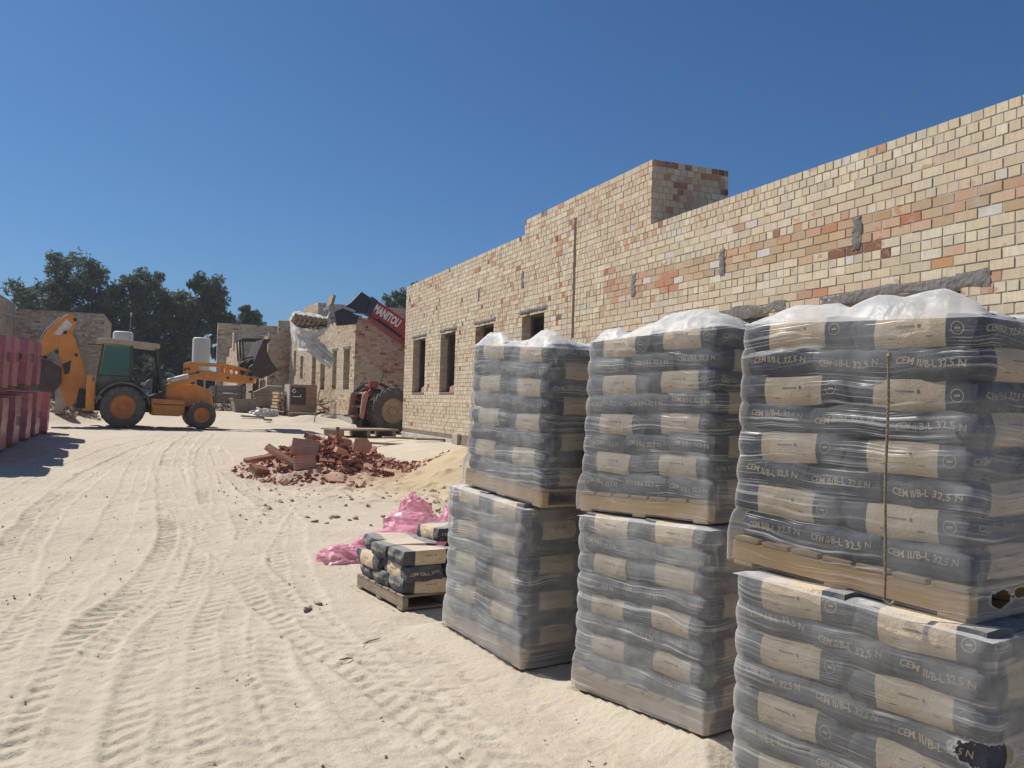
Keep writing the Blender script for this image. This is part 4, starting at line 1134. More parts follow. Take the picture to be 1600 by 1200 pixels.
    s_ = MB(); s_.prism([(0.15, 1.30), (0.62, 1.34), (0.64, 1.46), (0.30, 1.48), (0.22, 2.15), (0.08, 2.18), (0.05, 1.4)], cy - 0.26, cy + 0.26); s_.obj('seat', M['cab'], t, bevel=0.05)
    m = MB(); m.prism([(0.92, 1.2), (1.15, 1.2), (1.10, 1.75), (0.95, 1.78)], cy - .2, cy + .2); m.obj('dashboard', D, t, bevel=.02)
    m = MB(); m.lathe([(0.17, 0), (0.185, 0.012), (0.17, 0.024), (0.155, 0.012), (0.17, 0)], 24, 'z'); q = m.obj('steering_wheel', D, t, loc=(0.86, cy, 1.86), rot=(0, -0.6, 0))
    m = MB(); m.box((0.62, c0 + .1, 1.52), (.16, .05, .10)); m.obj('control_box', M['white'], t, bevel=.01)
    m = MB(); m.box((0.72, c0 + .02, 1.16), (.18, .02, .16)); m.obj('document_pouch', M['white'], t, bevel=.01)
    m = MB(); m.tube([(1.02, c0 - .02, 2.2), (1.08, c0 - .22, 2.2)], .015, 6); m.box((1.09, c0 - .26, 2.08), (.03, .16, .30)); m.obj('mirror', D, t)
    # loader arms with tower, cylinders
    for yy in (cy - 0.60, cy + 0.60):
        m = MB()
        m.prism([(1.40, 1.50), (1.75, 1.72), (2.02, 1.80), (2.02, 2.30), (2.10, 2.36), (2.34, 2.32), (2.42, 2.08), (4.18, 1.93), (4.34, 1.80), (4.32, 1.66), (4.1, 1.66), (2.44, 1.76), (2.2, 1.62), (1.8, 1.46)], yy - 0.06, yy + 0.06)
        m.obj('loader_arm', O, t, bevel=0.012)
        m = MB(); m.bar((2.16, yy - .09, 2.30), (3.28, yy - .09, 2.28), 0.05, 0.09); m.bar((3.28, yy - .09, 2.28), (4.20, yy - .09, 2.10), 0.05, 0.10); m.obj('tilt_link', O, t, bevel=0.01)
        m = MB(); m.bar((3.35, yy, 1.85), (3.32, yy, 2.28), 0.06, 0.10); m.bar((3.62, yy, 1.85), (3.58, yy, 2.22), 0.05, 0.08); m.obj('link_plate', O, t, bevel=0.008)
        m = MB(); m.tube([(1.48, yy - .12, 1.66), (2.05, yy - .12, 1.84)], 0.085, 12); m.obj('lift_cylinder', M['white'], t)
        m = MB(); m.tube([(2.05, yy - .12, 1.84), (2.42, yy - .12, 1.94)], 0.035, 10); m.obj('cylinder_rod', M['steel'], t)
        for px_, pz in ((2.38, 1.98), (3.4, 1.83), (4.2, 1.8), (2.06, 2.1)):
            m = MB(); m.lathe([(0.001, 0), (0.05, 0), (0.05, 0.16), (0.001, 0.16)], 12, 'y', (px_, yy - .08, pz)); m.obj('pivot_pin', D, t)
    m = MB(); m.bar((3.9, cy - .6, 1.80), (3.9, cy + .6, 1.80), 0.12, 0.12); m.obj('cross_tube', O, t)
    # front bucket (curled back, seen from its side)
    side = [(4.22, 1.72), (4.18, 2.02), (4.30, 2.46), (4.46, 2.86), (4.52, 3.04), (4.78, 3.08), (4.66, 2.86), (4.66, 2.62), (4.80, 2.30), (5.08, 1.94), (4.74, 1.74), (4.50, 1.62)]
    bk = MB()
    for yy in (cy - 1.08, cy + 1.05): bk.prism(side, yy, yy + 0.03)
    back = [(4.22, 1.72), (4.18, 2.02), (4.30, 2.46), (4.46, 2.86), (4.52, 3.04), (4.78, 3.08), (4.76, 3.05), (4.54, 3.0), (4.49, 2.84), (4.33, 2.45), (4.22, 2.02), (4.255, 1.74)]
    bk.prism(back, cy - 1.05, cy + 1.05)
    bk.prism([(4.22, 1.72), (4.50, 1.62), (5.08, 1.94), (5.06, 1.965), (4.50, 1.66), (4.25, 1.755)], cy - 1.05, cy + 1.05)
    bo = bk.obj('front_bucket', M['bucket'], t, bevel=0.008, loc=(0, 0, 0.22))
    m = MB()
    for yy in (cy - 0.75, cy - 0.10, cy + 0.55):
        for a, b in (((3.90, 2.30), (3.84, 3.02)), ((3.84, 3.02), (4.52, 3.06)), ((3.90, 2.30), (4.24, 2.40))):
            m.bar((a[0], yy, a[1]), (b[0], yy, b[1]), 0.05, 0.05, up=(0, 1, 0))
    m.bar((3.84, cy - .75, 3.02), (3.84, cy + .55, 3.02), .05, .05); m.bar((3.90, cy - .75, 2.30), (3.90, cy + .55, 2.30), .08, .08)
    m.obj('bucket_guard', D, t, loc=(0, 0, 0.22))
    m = MB()
    for yy in (cy - .62, cy + .45): m.prism([(4.02, 1.80), (4.22, 1.76), (4.30, 2.45), (4.12, 2.36), (3.94, 2.24)], yy, yy + .10)
    m.obj('quick_hitch', D, t, bevel=.01, loc=(0, 0, 0.12))
    for yy in (cy - .80, cy - 0.35):
        m = MB(); m.tube([(4.02, yy, 1.95), (4.12, yy, 2.25), (4.30, yy, 2.40)], .022, 8); m.obj('hydraulic_hose', M['steel'], t)
    # rear digger
    m = MB(); m.prism([(-1.0, 0.62), (-0.86, 0.62), (-0.86, 1.5), (-1.0, 1.5)], cy - .95, cy + .95); m.obj('rear_frame', O, t, bevel=.01)
    for yy in (cy - 1.0, cy + 0.96):
        m = MB(); m.box((-1.05, yy, 1.14), (0.17, 0.15, 1.20)); m.obj('stabiliser_leg', O, t, bevel=.012)
        m = MB(); m.box((-0.93, yy, 1.06), (0.08, 0.12, 1.0)); m.obj('leg_brace', O, t, bevel=.01)
        m = MB(); m.box((-1.05, yy, 0.50), (0.30, 0.28, 0.09)); m.obj('foot_plate', D, t, bevel=.01)
    m = MB(); m.prism([(-1.45, 0.62), (-1.0, 0.60), (-1.0, 1.25), (-1.35, 1.30)], cy - .22, cy + .22); m.obj('swing_post', D, t, bevel=.02)
    boom = [(-1.75, 0.70), (-1.50, 0.72), (-1.28, 1.20), (-1.16, 1.60), (-1.20, 1.95), (-1.38, 2.55), (-1.52, 3.00), (-1.78, 3.28), (-2.02, 3.02), (-2.04, 2.60), (-1.92, 1.95), (-1.92, 1.30)]
    m = MB()
    hole = [(-1.88, 2.10), (-1.62, 2.24), (-1.66, 1.80), (-1.80, 1.74)]
    m.prism(boom, cy - .16, cy + .16); m.obj('boom', O, t, bevel=.02)
    m = MB(); m.prism(hole, cy - .166, cy - .158); m.obj('boom_hole_patch', D, t)  # dark plate on the boom side paints the shade of a hole
    dip = [(-1.50, 3.56), (-1.56, 3.76), (-1.80, 3.80), (-2.10, 3.52), (-2.42, 3.10), (-2.66, 2.62), (-2.74, 2.38), (-2.60, 2.20), (-2.32, 2.44), (-2.02, 2.62), (-1.70, 2.90), (-1.62, 3.12)]
    m = MB(); m.prism(dip, cy - .12, cy + .12); m.obj('dipper_arm', O, t, bevel=.02)
    m = MB(); m.prism([(-2.18, 3.10), (-1.82, 3.62), (-1.62, 3.46), (-1.86, 3.02)], cy - .13, cy - .118); m.obj('side_decal', M['white'], t)
    m = MB(); m.tube([(-1.55, cy - .05, 3.1), (-1.36, cy - .05, 2.66)], .05, 10); m.tube([(-1.60, cy + .05, 3.5), (-1.55, cy + .05, 3.1)], .03, 8); m.obj('boom_cylinder', M['steel'], t)
    m = MB(); m.tube([(-2.72, cy, 2.5), (-2.42, cy, 3.2), (-2.0, cy, 3.66)], .035, 8); m.obj('dipper_pipe', M['steel'], t)
    m = MB(); m.tube([(-2.22, cy, 2.45), (-2.20, cy, 1.9)], .05, 10); m.obj('bucket_cylinder', M['steel'], t)
    rb_ = [(-2.72, 2.24), (-2.30, 2.20), (-1.94, 2.0), (-1.90, 1.45), (-2.10, 1.12), (-2.40, 1.10), (-2.72, 1.30), (-2.84, 1.75)]
    m = MB(); m.prism(rb_, cy - .42, cy - .39); m.prism(rb_, cy + .39, cy + .42)
    sk = rb_[1:]; inner = [(x * .97 - .065, z * .97 + .055) for x, z in sk][::-1]
    m.prism(sk + inner, cy - .39, cy + .39)
    for k in range(5): m.prism([(-2.84, 1.75), (-2.78, 1.62), (-2.98, 1.92)], cy - .38 + .18 * k, cy - .32 + .18 * k)
    m.obj('rear_bucket', M['bucket'], t, bevel=.006)
    for px_, pz in ((-1.84, 3.16), (-2.06, 2.5), (-1.55, 3.62), (-2.4, 2.3), (-1.48, 2.42)):
        m = MB(); m.lathe([(0.001, 0), (0.06, 0), (0.06, 0.36), (0.001, 0.36)], 12, 'y', (px_, cy - .18, pz)); m.obj('pivot_pin', D, t)
    m = MB(); m.lathe([(0.001, 0), (.05, 0), (.06, .06), (.001, .06)], 12, 'x', (-.93, cy - .62, 1.43)); m.obj('rear_lamp', M['white'], t)
EXTRA.append(backhoe)

def tractor():
    t = thing('tractor', 'old red tractor with big lugged tyre parked in the gap between two brick buildings', 'tractor', (6.78, 28.93, 0.60), R(13))
    Rd = M['tred']; D = M['darkmetal']
    old = pm('cream_rim', (0.38, 0.29, 0.17), (0.28, 0.21, 0.13), scale=6, rough=.8, bump=.1)
    ty = pm('black_tyre', (0.045, 0.042, 0.04), (0.10, 0.09, 0.08), scale=5, rough=.9, dust=.2)
    for yy, s in ((-0.72, -1), (0.72, 1)):
        wheel(t, 'rear_wheel', 0.22, yy, 0.78, 0.78, 0.42, 0.42, 22, (ty, old), s)
        wheel(t, 'front_wheel', 2.35, yy * .85, 0.42, 0.42, 0.22, 0.2, 16, (ty, old), s)
        if s > 0:
            m = MB(); m.prism(arc(.22, .82, .93, 55, 150) + arc(.22, .82, .88, 150, 55), yy * .8 - .14, yy * .8 + .14); m.obj('fender', M['cab'], t, bevel=.01)
    m = MB(); m.prism([(-.25, .6), (-.3, 1.05), (.2, 1.15), (1.2, 1.1), (1.2, .6)], -.25, .25); m.obj('gearbox', Rd, t, bevel=.02)
    m = MB(); m.prism([(1.2, .75), (1.2, 1.45), (2.5, 1.36), (2.62, 1.2), (2.62, .75)], -.30, .30); m.obj('hood', Rd, t, bevel=.04)
    m = MB(); m.prism([(-.25, 1.25), (.2, 1.22), (.2, 1.32), (-.2, 1.36), (-.30, 1.66), (-.38, 1.64)], -.24, .24); m.obj('seat', Rd, t, bevel=.02)
    m = MB(); m.tube([(1.15, 0, 1.3), (.72, 0, 1.66)], .025, 8); m.lathe([(.19, 0), (.205, .012), (.19, .024), (.175, .012), (.19, 0)], 24, 'z', (.70, 0, 1.66)); m.obj('steering_wheel', D, t)
    m = MB(); m.tube([(2.0, .12, 1.4), (2.0, .12, 2.05)], .035, 8); m.obj('exhaust', D, t)
    m = MB()
    for yy in (-.38, .38): m.bar((-.2, yy * .7, .62), (-.95, yy, .58), .05, .07); m.bar((-.25, yy * .7, 1.02), (-.62, yy, .64), .035, .035)
    m.bar((-.95, -.42, .58), (-.95, .42, .58), .06, .06); m.bar((-.25, 0, 1.0), (-.9, 0, 1.22), .05, .05); m.obj('rear_linkage', Rd, t, bevel=.008)
    m = MB(); m.prism([(-.80, .55), (-.67, .5), (-.50, 1.32), (-.60, 1.42), (-.72, 1.3)], -.5, -.42); m.prism([(-.80, .55), (-.67, .5), (-.50, 1.32), (-.60, 1.42), (-.72, 1.3)], .42, .5)
    m.bar((-.66, -.46, .9), (-.66, .46, .9), .08, .08); m.bar((-.60, -.46, 1.36), (-.60, .46, 1.36), .07, .07); m.obj('rear_implement', M['terra2'], t, bevel=.01)
    m = MB(); m.tube([(-.42, -.05, 1.1), (-.50, -.3, 1.35), (-.30, -.36, 1.55), (0.0, -.32, 1.7), (.12, -.3, 2.05), (.2, -.3, 2.22)], .02, 8); m.obj('hydraulic_hose', D, t)
    m = MB(); m.box((-.30, -.38, 1.66), (.30, .16, .22)); m.obj('tool_box', Rd, t, bevel=.01)
    m = MB(); m.box((-.55, .1, .82), (.3, .3, .36)); m.tube([(-.6, -.2, .5), (-.6, -.2, .16)], .06, 10); m.obj('drawbar', D, t, bevel=.01)
EXTRA.append(tractor)

def telehandler():
    Y = 31.3
    t = thing('telehandler', 'red telescopic handler with its boom raised over the second building, body hidden behind the first', 'telehandler', (12.3, Y, 0.95))
    L = lambda x, z: (x - 12.3, z - 0.95)
    Rd = M['red']; N = M['navy']
    m = MB(); m.prism([L(7.19, 5.42), L(13.2, 1.90), L(12.7, 1.25), L(6.94, 4.86)], -.24, .24); m.obj('boom', Rd, t, bevel=.02)
    m = MB(); m.prism([L(6.98, 4.80), L(12.7, 1.22), L(12.65, 1.12), L(6.92, 4.70)], -.27, .27); m.obj('boom_flange', M['tred'], t, bevel=.01)
    m = MB(); m.prism([L(7.28, 4.74), L(8.2, 4.14), L(8.1, 4.10), L(7.2, 4.66)], -.255, -.242); m.obj('boom_slot_patch', M['dark'], t)  # dark plate on the flank paints a slot's shade, nothing is cut
    m = MB(); m.prism([L(6.63, 5.70), L(7.10, 5.42), L(7.16, 5.36), L(6.90, 4.90), L(6.28, 4.92), L(5.95, 5.06), L(6.25, 5.26)], -.19, .19); m.obj('boom_head', N, t, bevel=.015)
    m = MB(); m.prism([L(7.0, 5.55), L(7.25, 5.40), L(7.02, 4.82), L(6.80, 4.90)], -.25, .25); m.obj('boom_collar', N, t, bevel=.015)
    m = MB(); m.prism([L(6.2, 4.95), L(6.6, 4.80), L(6.5, 4.5), L(5.8, 4.4), L(5.72, 4.9), L(5.95, 5.06)], -.12, .12); m.obj('carriage_pivot', N, t, bevel=.02)
    m = MB(); a, b = L(5.86, 5.10), L(6.40, 4.93); m.bar((a[0], -.3, a[1]), (b[0], -.3, b[1]), .07, .10); m.obj('tilt_cylinder', M['steel'], t)
    m = MB(); a = L(5.52, 5.26); m.box((a[0] + .05, 0, a[1] + .02), (.10, 1.0, .36), Matrix.Rotation(.22, 3, 'Y')); m.obj('load_board', M['oldwood'], t, bevel=.01)
    m = MB()
    for yy in (-.55, 0.0, .55): a, b = L(5.44, 5.02), L(5.40, 4.38); m.bar((a[0], yy, a[1]), (b[0], yy, b[1]), .06, .08, up=(0, 1, 0))
    a = L(5.44, 5.0); m.bar((a[0], -.6, a[1]), (a[0], .6, a[1]), .10, .12); a = L(5.40, 4.42); m.bar((a[0], -.6, a[1]), (a[0], .6, a[1]), .10, .14); m.obj('fork_carriage', M['steel'], t, bevel=.008)
    for yy in (-.32, .32):
        m = MB(); a, b = L(5.36, 4.34), L(4.15, 4.26); m.bar((a[0], yy, a[1]), (b[0], yy, b[1]), .12, .045); a = L(5.36, 4.7); m.bar((a[0], yy, a[1]), (a[0], yy, a[1] - .42), .12, .05, up=(1, 0, 0)); m.obj('fork', N, t)
    # lettering on the flank of the boom
    vs, fs = text_geo('MANITOU', 0.43, 0.018)
    ang = math.atan2(1.90 - 5.42, 13.2 - 7.19)
    c = L(7.60, 4.845); m = MB(); m.add([(c[0] + x * .56 * math.cos(ang) - y * math.sin(ang), -.244, c[1] + x * .56 * math.sin(ang) + y * math.cos(ang)) for x, y, *_ in vs], fs)
    m.obj('lettering', M['lettering'], t, smooth=0)
    # body behind the house
    m = MB(); m.prism([(-1.9, .45), (-1.9, 1.0), (-.6, 1.2), (1.6, 1.2), (1.9, .9), (1.9, .45)], -.9, .9); m.obj('chassis', Rd, t, bevel=.04)
    m = MB(); m.prism([(-.6, 1.15), (-.5, 2.2), (.5, 2.2), (.7, 1.15)], -1.0, -.2); m.obj('cab', M['cab'], t, bevel=.04)
    for xx in (-1.25, 1.25):
        for yy, s in ((-.95, -1), (.95, 1)): wheel(t, 'wheel', xx, yy, .55, .55, .4, .3, 18, (M['tyre'], M['red']), s)
EXTRA.append(telehandler)

def lifted_load():
    t = thing('wooden_pallet', 'empty slatted pallet lifted high on the telehandler forks', 'pallet', (4.75, 31.2, 4.44), 0)
    rot = Matrix.Rotation(0.10, 3, 'Y') @ Matrix.Rotation(-0.20, 3, 'X')
    for k in range(7):
        m = MB(); m.box(rot @ Vector((-.5 + k / 6, 0, 0.07)), (.11, 1.15, .022), rot); m.obj('deck_board', M['oldwood'], t)
        m = MB(); m.box(rot @ Vector((-.5 + k / 6, 0, -0.05)), (.10, 1.15, .022), rot); m.obj('bottom_board', M['oldwood'], t)
    for yy in (-.52, 0, .52):
        m = MB(); m.box(rot @ Vector((0, yy, 0.01)), (1.12, .09, .095), rot); m.obj('stringer', M['oldwood'], t)
    # torn sheet of film hanging from it
    def sheet(nu, nv, fn, mat, name, label, cat):
        m = MB(); m.grid(nu, nv, fn)
        o = m.obj(name, mat, None, smooth=1.4, fixn=False); s = o.modifiers.new('thick', 'SOLIDIFY'); s.thickness = 0.004
        tag(o, label, cat); return o
    def hang(i, j):
        a, b = i / 39, j / 43
        # four corner curves in x, z (metres) at about y = 30.7
        L0 = [(4.0, 4.46), (4.12, 3.95), (4.35, 3.42), (4.72, 3.36), (5.1, 3.06), (5.52, 2.80)]
        R0 = [(5.46, 4.36), (5.30, 4.12), (5.02, 3.86), (5.18, 3.72), (5.5, 3.48), (5.74, 3.20)]
        def ev(P, s):
            s = s * (len(P) - 1); k = min(int(s), len(P) - 2); f = s - k
            return P[k][0] + (P[k + 1][0] - P[k][0]) * f, P[k][1] + (P[k + 1][1] - P[k][1]) * f
        p, q = ev(L0, b), ev(R0, b)
        n = 0.10 * math.sin(9 * a + 5 * b) + 0.07 * math.sin(17 * a - 11 * b) + 0.03 * math.sin(41 * a + 23 * b)
        dip = 0.0
        if b < .35: dip = -0.30 * math.sin(PI * a) * (1 - b / .35)
        return (p[0] + (q[0] - p[0]) * a + .02 * math.sin(30 * b), 30.65 + n * (0.4 + b) + 0.2 * b, p[1] + (q[1] - p[1]) * a + dip + .02 * math.sin(25 * a))
    sheet(40, 44, hang, M['filmsheet'], 'plastic_sheet', 'torn milky plastic sheet hanging in the wind from the lifted pallet', 'plastic sheet')
    def cover(i, j):
        a, b = i / 29, j / 23
        p = rot @ Vector((-.62 + 1.30 * a, -.62 + 1.24 * b, 0.10))
        z = 0.10 * max(0, math.sin(PI * a)) + .07 * math.sin(7 * a + 5 * b) * math.sin(8 * b) + .03 * math.sin(23 * a + 3) * math.sin(19 * b)
        if a > .88: z -= .25 * (a - .88) / .12
        if b < .1: z -= 0.02
        return (4.75 + p.x, 31.2 + p.y, 4.44 + p.z + abs(z) * 1.0 + .01)
    sheet(30, 24, cover, M['filmsheet'], 'plastic_sheet', 'crumpled white plastic sheet lying on top of the lifted pallet', 'plastic sheet')
EXTRA.append(lifted_load)

def far_car():
    t = thing('parked_car', 'dark blue car parked under the trees behind the backhoe cab', 'car', (0.3, 56, 1.05), R(3))
    bl = pm('blue_car_paint', (0.03, 0.06, 0.11), (0.035, 0.07, 0.125), rough=.3, bump=0)
    m = MB(); m.prism([(-2.1, .45), (-2.1, .95), (-1.5, 1.05), (1.3, 1.02), (2.05, .85), (2.1, .45)], -.85, .85); m.obj('body', bl, t, bevel=.06)
    m = MB(); m.prism([(-1.6, 1.03), (-1.1, 1.55), (.5, 1.55), (1.15, 1.02)], -.75, .75); m.obj('cabin', M['cab'], t, bevel=.06)
    for xx in (-1.3, 1.3):
        for yy, s in ((-.8, -1), (.8, 1)): wheel(t, 'wheel', xx, yy, .33, .33, .2, .2, 12, (M['tyre'], M['steel']), s, False)
EXTRA.append(far_car)
# ------------------------------------------------------------------ smaller things
rm = random.Random(77)
def rope():
    a = R(12.5); 
    # hangs in front of the near upper stack
    top = Vector((2.43, 1.93, 0)) + Vector((-math.sin(a), math.cos(a), 0)) * 0.33 - Vector((math.cos(a), math.sin(a), 0)) * 0.05
    z1, z0 = 1.90, 1.068
    m = MB()
    for st in range(3):
        pts = []
        for k in range(180):
            z = z1 - (z1 - z0) * k / 179; ph = k * 0.62 + st * 2 * PI / 3
            pts.append((0.0026 * math.cos(ph) + .003 * math.sin(k * .05), 0.0026 * math.sin(ph), z))
        m.tube(pts, 0.0029, 6)
    m.tube([(0, 0, z1), (.012, .01, z1 + .012), (.04, .03, z1 - .006)], .006, 8)
    m.tube([(0, 0, z0), (0.008, -.018, z0 - .012), (.012, -.035, z0 + .004)], .006, 8)
    o = m.obj('rope', M['rope'], None, loc=(top.x, top.y, 0)); tag(o, 'thin twisted rope hanging down the front of the near upper cement stack', 'rope')
EXTRA.append(rope)

def loose_pallet():
    a = R(9); d = Vector((-math.sin(a), math.cos(a), 0)); inn = Vector((math.cos(a), math.sin(a), 0))
    near = Vector((1.83, 6.66, gz(1.83, 6.66) + 0.012)); rz = math.atan2(d.y, d.x)
    t = thing('wooden_pallet', 'weathered pallet under the loose unwrapped cement bags', 'pallet', near, rz)
    t.scale = (1, -1, 1)
    pallet_parts(t, (M['oldwood'], M['oldwood']), 1.0, 0.80)
    FOOT.append(((near + d * .5 + inn * .4).x, (near + d * .5 + inn * .4).y, 0.8, d.x, d.y, near.z, 0.0))
    W = lambda u, v, z: near + d * u + inn * v + Vector((0, 0, z))
    z0 = PH + BH / 2
    G = 'loose cement bags'
    lay = [  # u, v, turned (1: long axis inward), layer, label
        (0.17, 0.27, 1, 0, 'bottom loose bag nearest the open pallet end, ring emblem showing'),
        (0.50, 0.25, 1, 0, 'bottom loose bag in the middle of the pallet front'),
        (0.83, 0.25, 1, 0, 'bottom loose bag at the far end of the pallet front'),
        (0.25, 0.66, 0, 0, 'bottom loose bag at the back near end of the open pallet'),
        (0.25, 0.18, 0, 1, 'second layer loose bag with banded side near the open pallet end'),
        (0.76, 0.17, 0, 1, 'second layer loose bag with banded side at the far end'),
        (0.17, 0.60, 1, 1, 'second layer loose bag behind the banded near one'),
        (0.17, 0.27, 1, 2, 'third layer dusty loose bag nearest the open pallet end'),
        (0.52, 0.26, 1, 2, 'third layer loose bag in the middle of the open pallet'),
        (0.86, 0.27, 1, 2, 'third layer loose bag at the far end of the open pallet'),
        (0.20, 0.74, 0, 2, 'pale dusty loose bag at the back of the third layer'),
        (0.62, 0.66, 0, 3, 'topmost loose cement bag with dark printed end'),
        (0.30, 0.80, 0, 3, 'slate blue loose bag lying behind the topmost one'),
    ]
    for i, (u, v, turn, L, lab) in enumerate(lay):
        p = W(u + rm.uniform(-.015, .02), v + rm.uniform(-.03, .02), z0 + L * BH * .985)
        put_bag(p, rz + (PI / 2 if turn else 0) + rm.uniform(-.10, .10) + (PI if i % 2 else 0), lab, G, (rm.uniform(-.045, .045), rm.uniform(-.05, .05)), i % 5)
EXTRA.append(loose_pallet)

def crumple(name, label, cat, c, rx, ry, h, seed, mat, nu=70, nv=46, sharp=1.0, rz=0.0):
    """heap of thin crumpled plastic: closed lumpy shell resting on the ground"""
    m = MB(); rg = np.random.default_rng(seed)
    a = np.linspace(0, 2 * PI, nu, endpoint=False); b = np.linspace(0, PI / 2, nv)
    A, B_ = np.meshgrid(a, b)
    ux, uy, uz = np.cos(A) * np.cos(B_), np.sin(A) * np.cos(B_), np.sin(B_)
    f = 1 + 0.5 * fbm(ux * 1.6 + uz + 5, uy * 1.6 - uz + 7, seed, 2)
    rid = 1.0 * np.abs(vnoise(ux * 2.2 + uz * 1.5 + 3, uy * 2.2 + uz * 2 + 1, seed + 4)) + 0.5 * np.abs(vnoise(ux * 4.6 + 2 * uz, uy * 4.6 - 2 * uz, seed + 5)) + 0.22 * np.abs(vnoise(ux * 9 + 4 * uz, uy * 9, seed + 6))
    f = f + sharp * 0.42 * (0.35 - rid)
    X = ux * f * rx; Yy = uy * f * ry; Zz = uz * np.maximum(.3, f) * h
    cz, sz = math.cos(rz), math.sin(rz)
    pts = np.stack([X * cz - Yy * sz, X * sz + Yy * cz, Zz], -1)
    vs = []
    for j in range(nv):
        for i in range(nu):
            p = pts[j, i]; gx, gy = c[0] + p[0], c[1] + p[1]
            vs.append((p[0], p[1], p[2] + (gz(gx, gy) - gz(c[0], c[1])) * (1 - j / (nv - 1))))
    fs = [(j * nu + i, j * nu + (i + 1) % nu, (j + 1) * nu + (i + 1) % nu, (j + 1) * nu + i) for j in range(nv - 1) for i in range(nu)]
    m.add(vs, fs)
    o = m.obj(name, mat, None, smooth=0.9, loc=(c[0], c[1], (c[2] if len(c) > 2 else gz(c[0], c[1]) - .01)))
    return tag(o, label, cat)
def pink():
    G = 'pink plastic film'
    for args in (((1.88, 8.72), .34, .24, .17, 3, 'small pink plastic bundle at the far left foot of the loose bags'), ((2.42, 8.85), .60, .50, .29, 4, 'wide pale pink plastic heap right behind the loose bags'),
                 ((2.98, 10.4), .24, .24, .36, 8, 'upright pink plastic bundle standing at the back of the heap'), ((3.0, 8.6), .40, .34, .50, 6, 'bright pink plastic heap beside the tall wrapped stacks'), ((2.72, 9.5), .5, .4, .30, 9, 'low pink plastic sheet between the two taller pink heaps')):
        o = crumple('plastic_heap', args[5], 'plastic film', args[0], args[1], args[2], args[3], args[4], M['pinkfilm'], 120, 70, 1.0); o['group'] = G
EXTRA.append(pink)

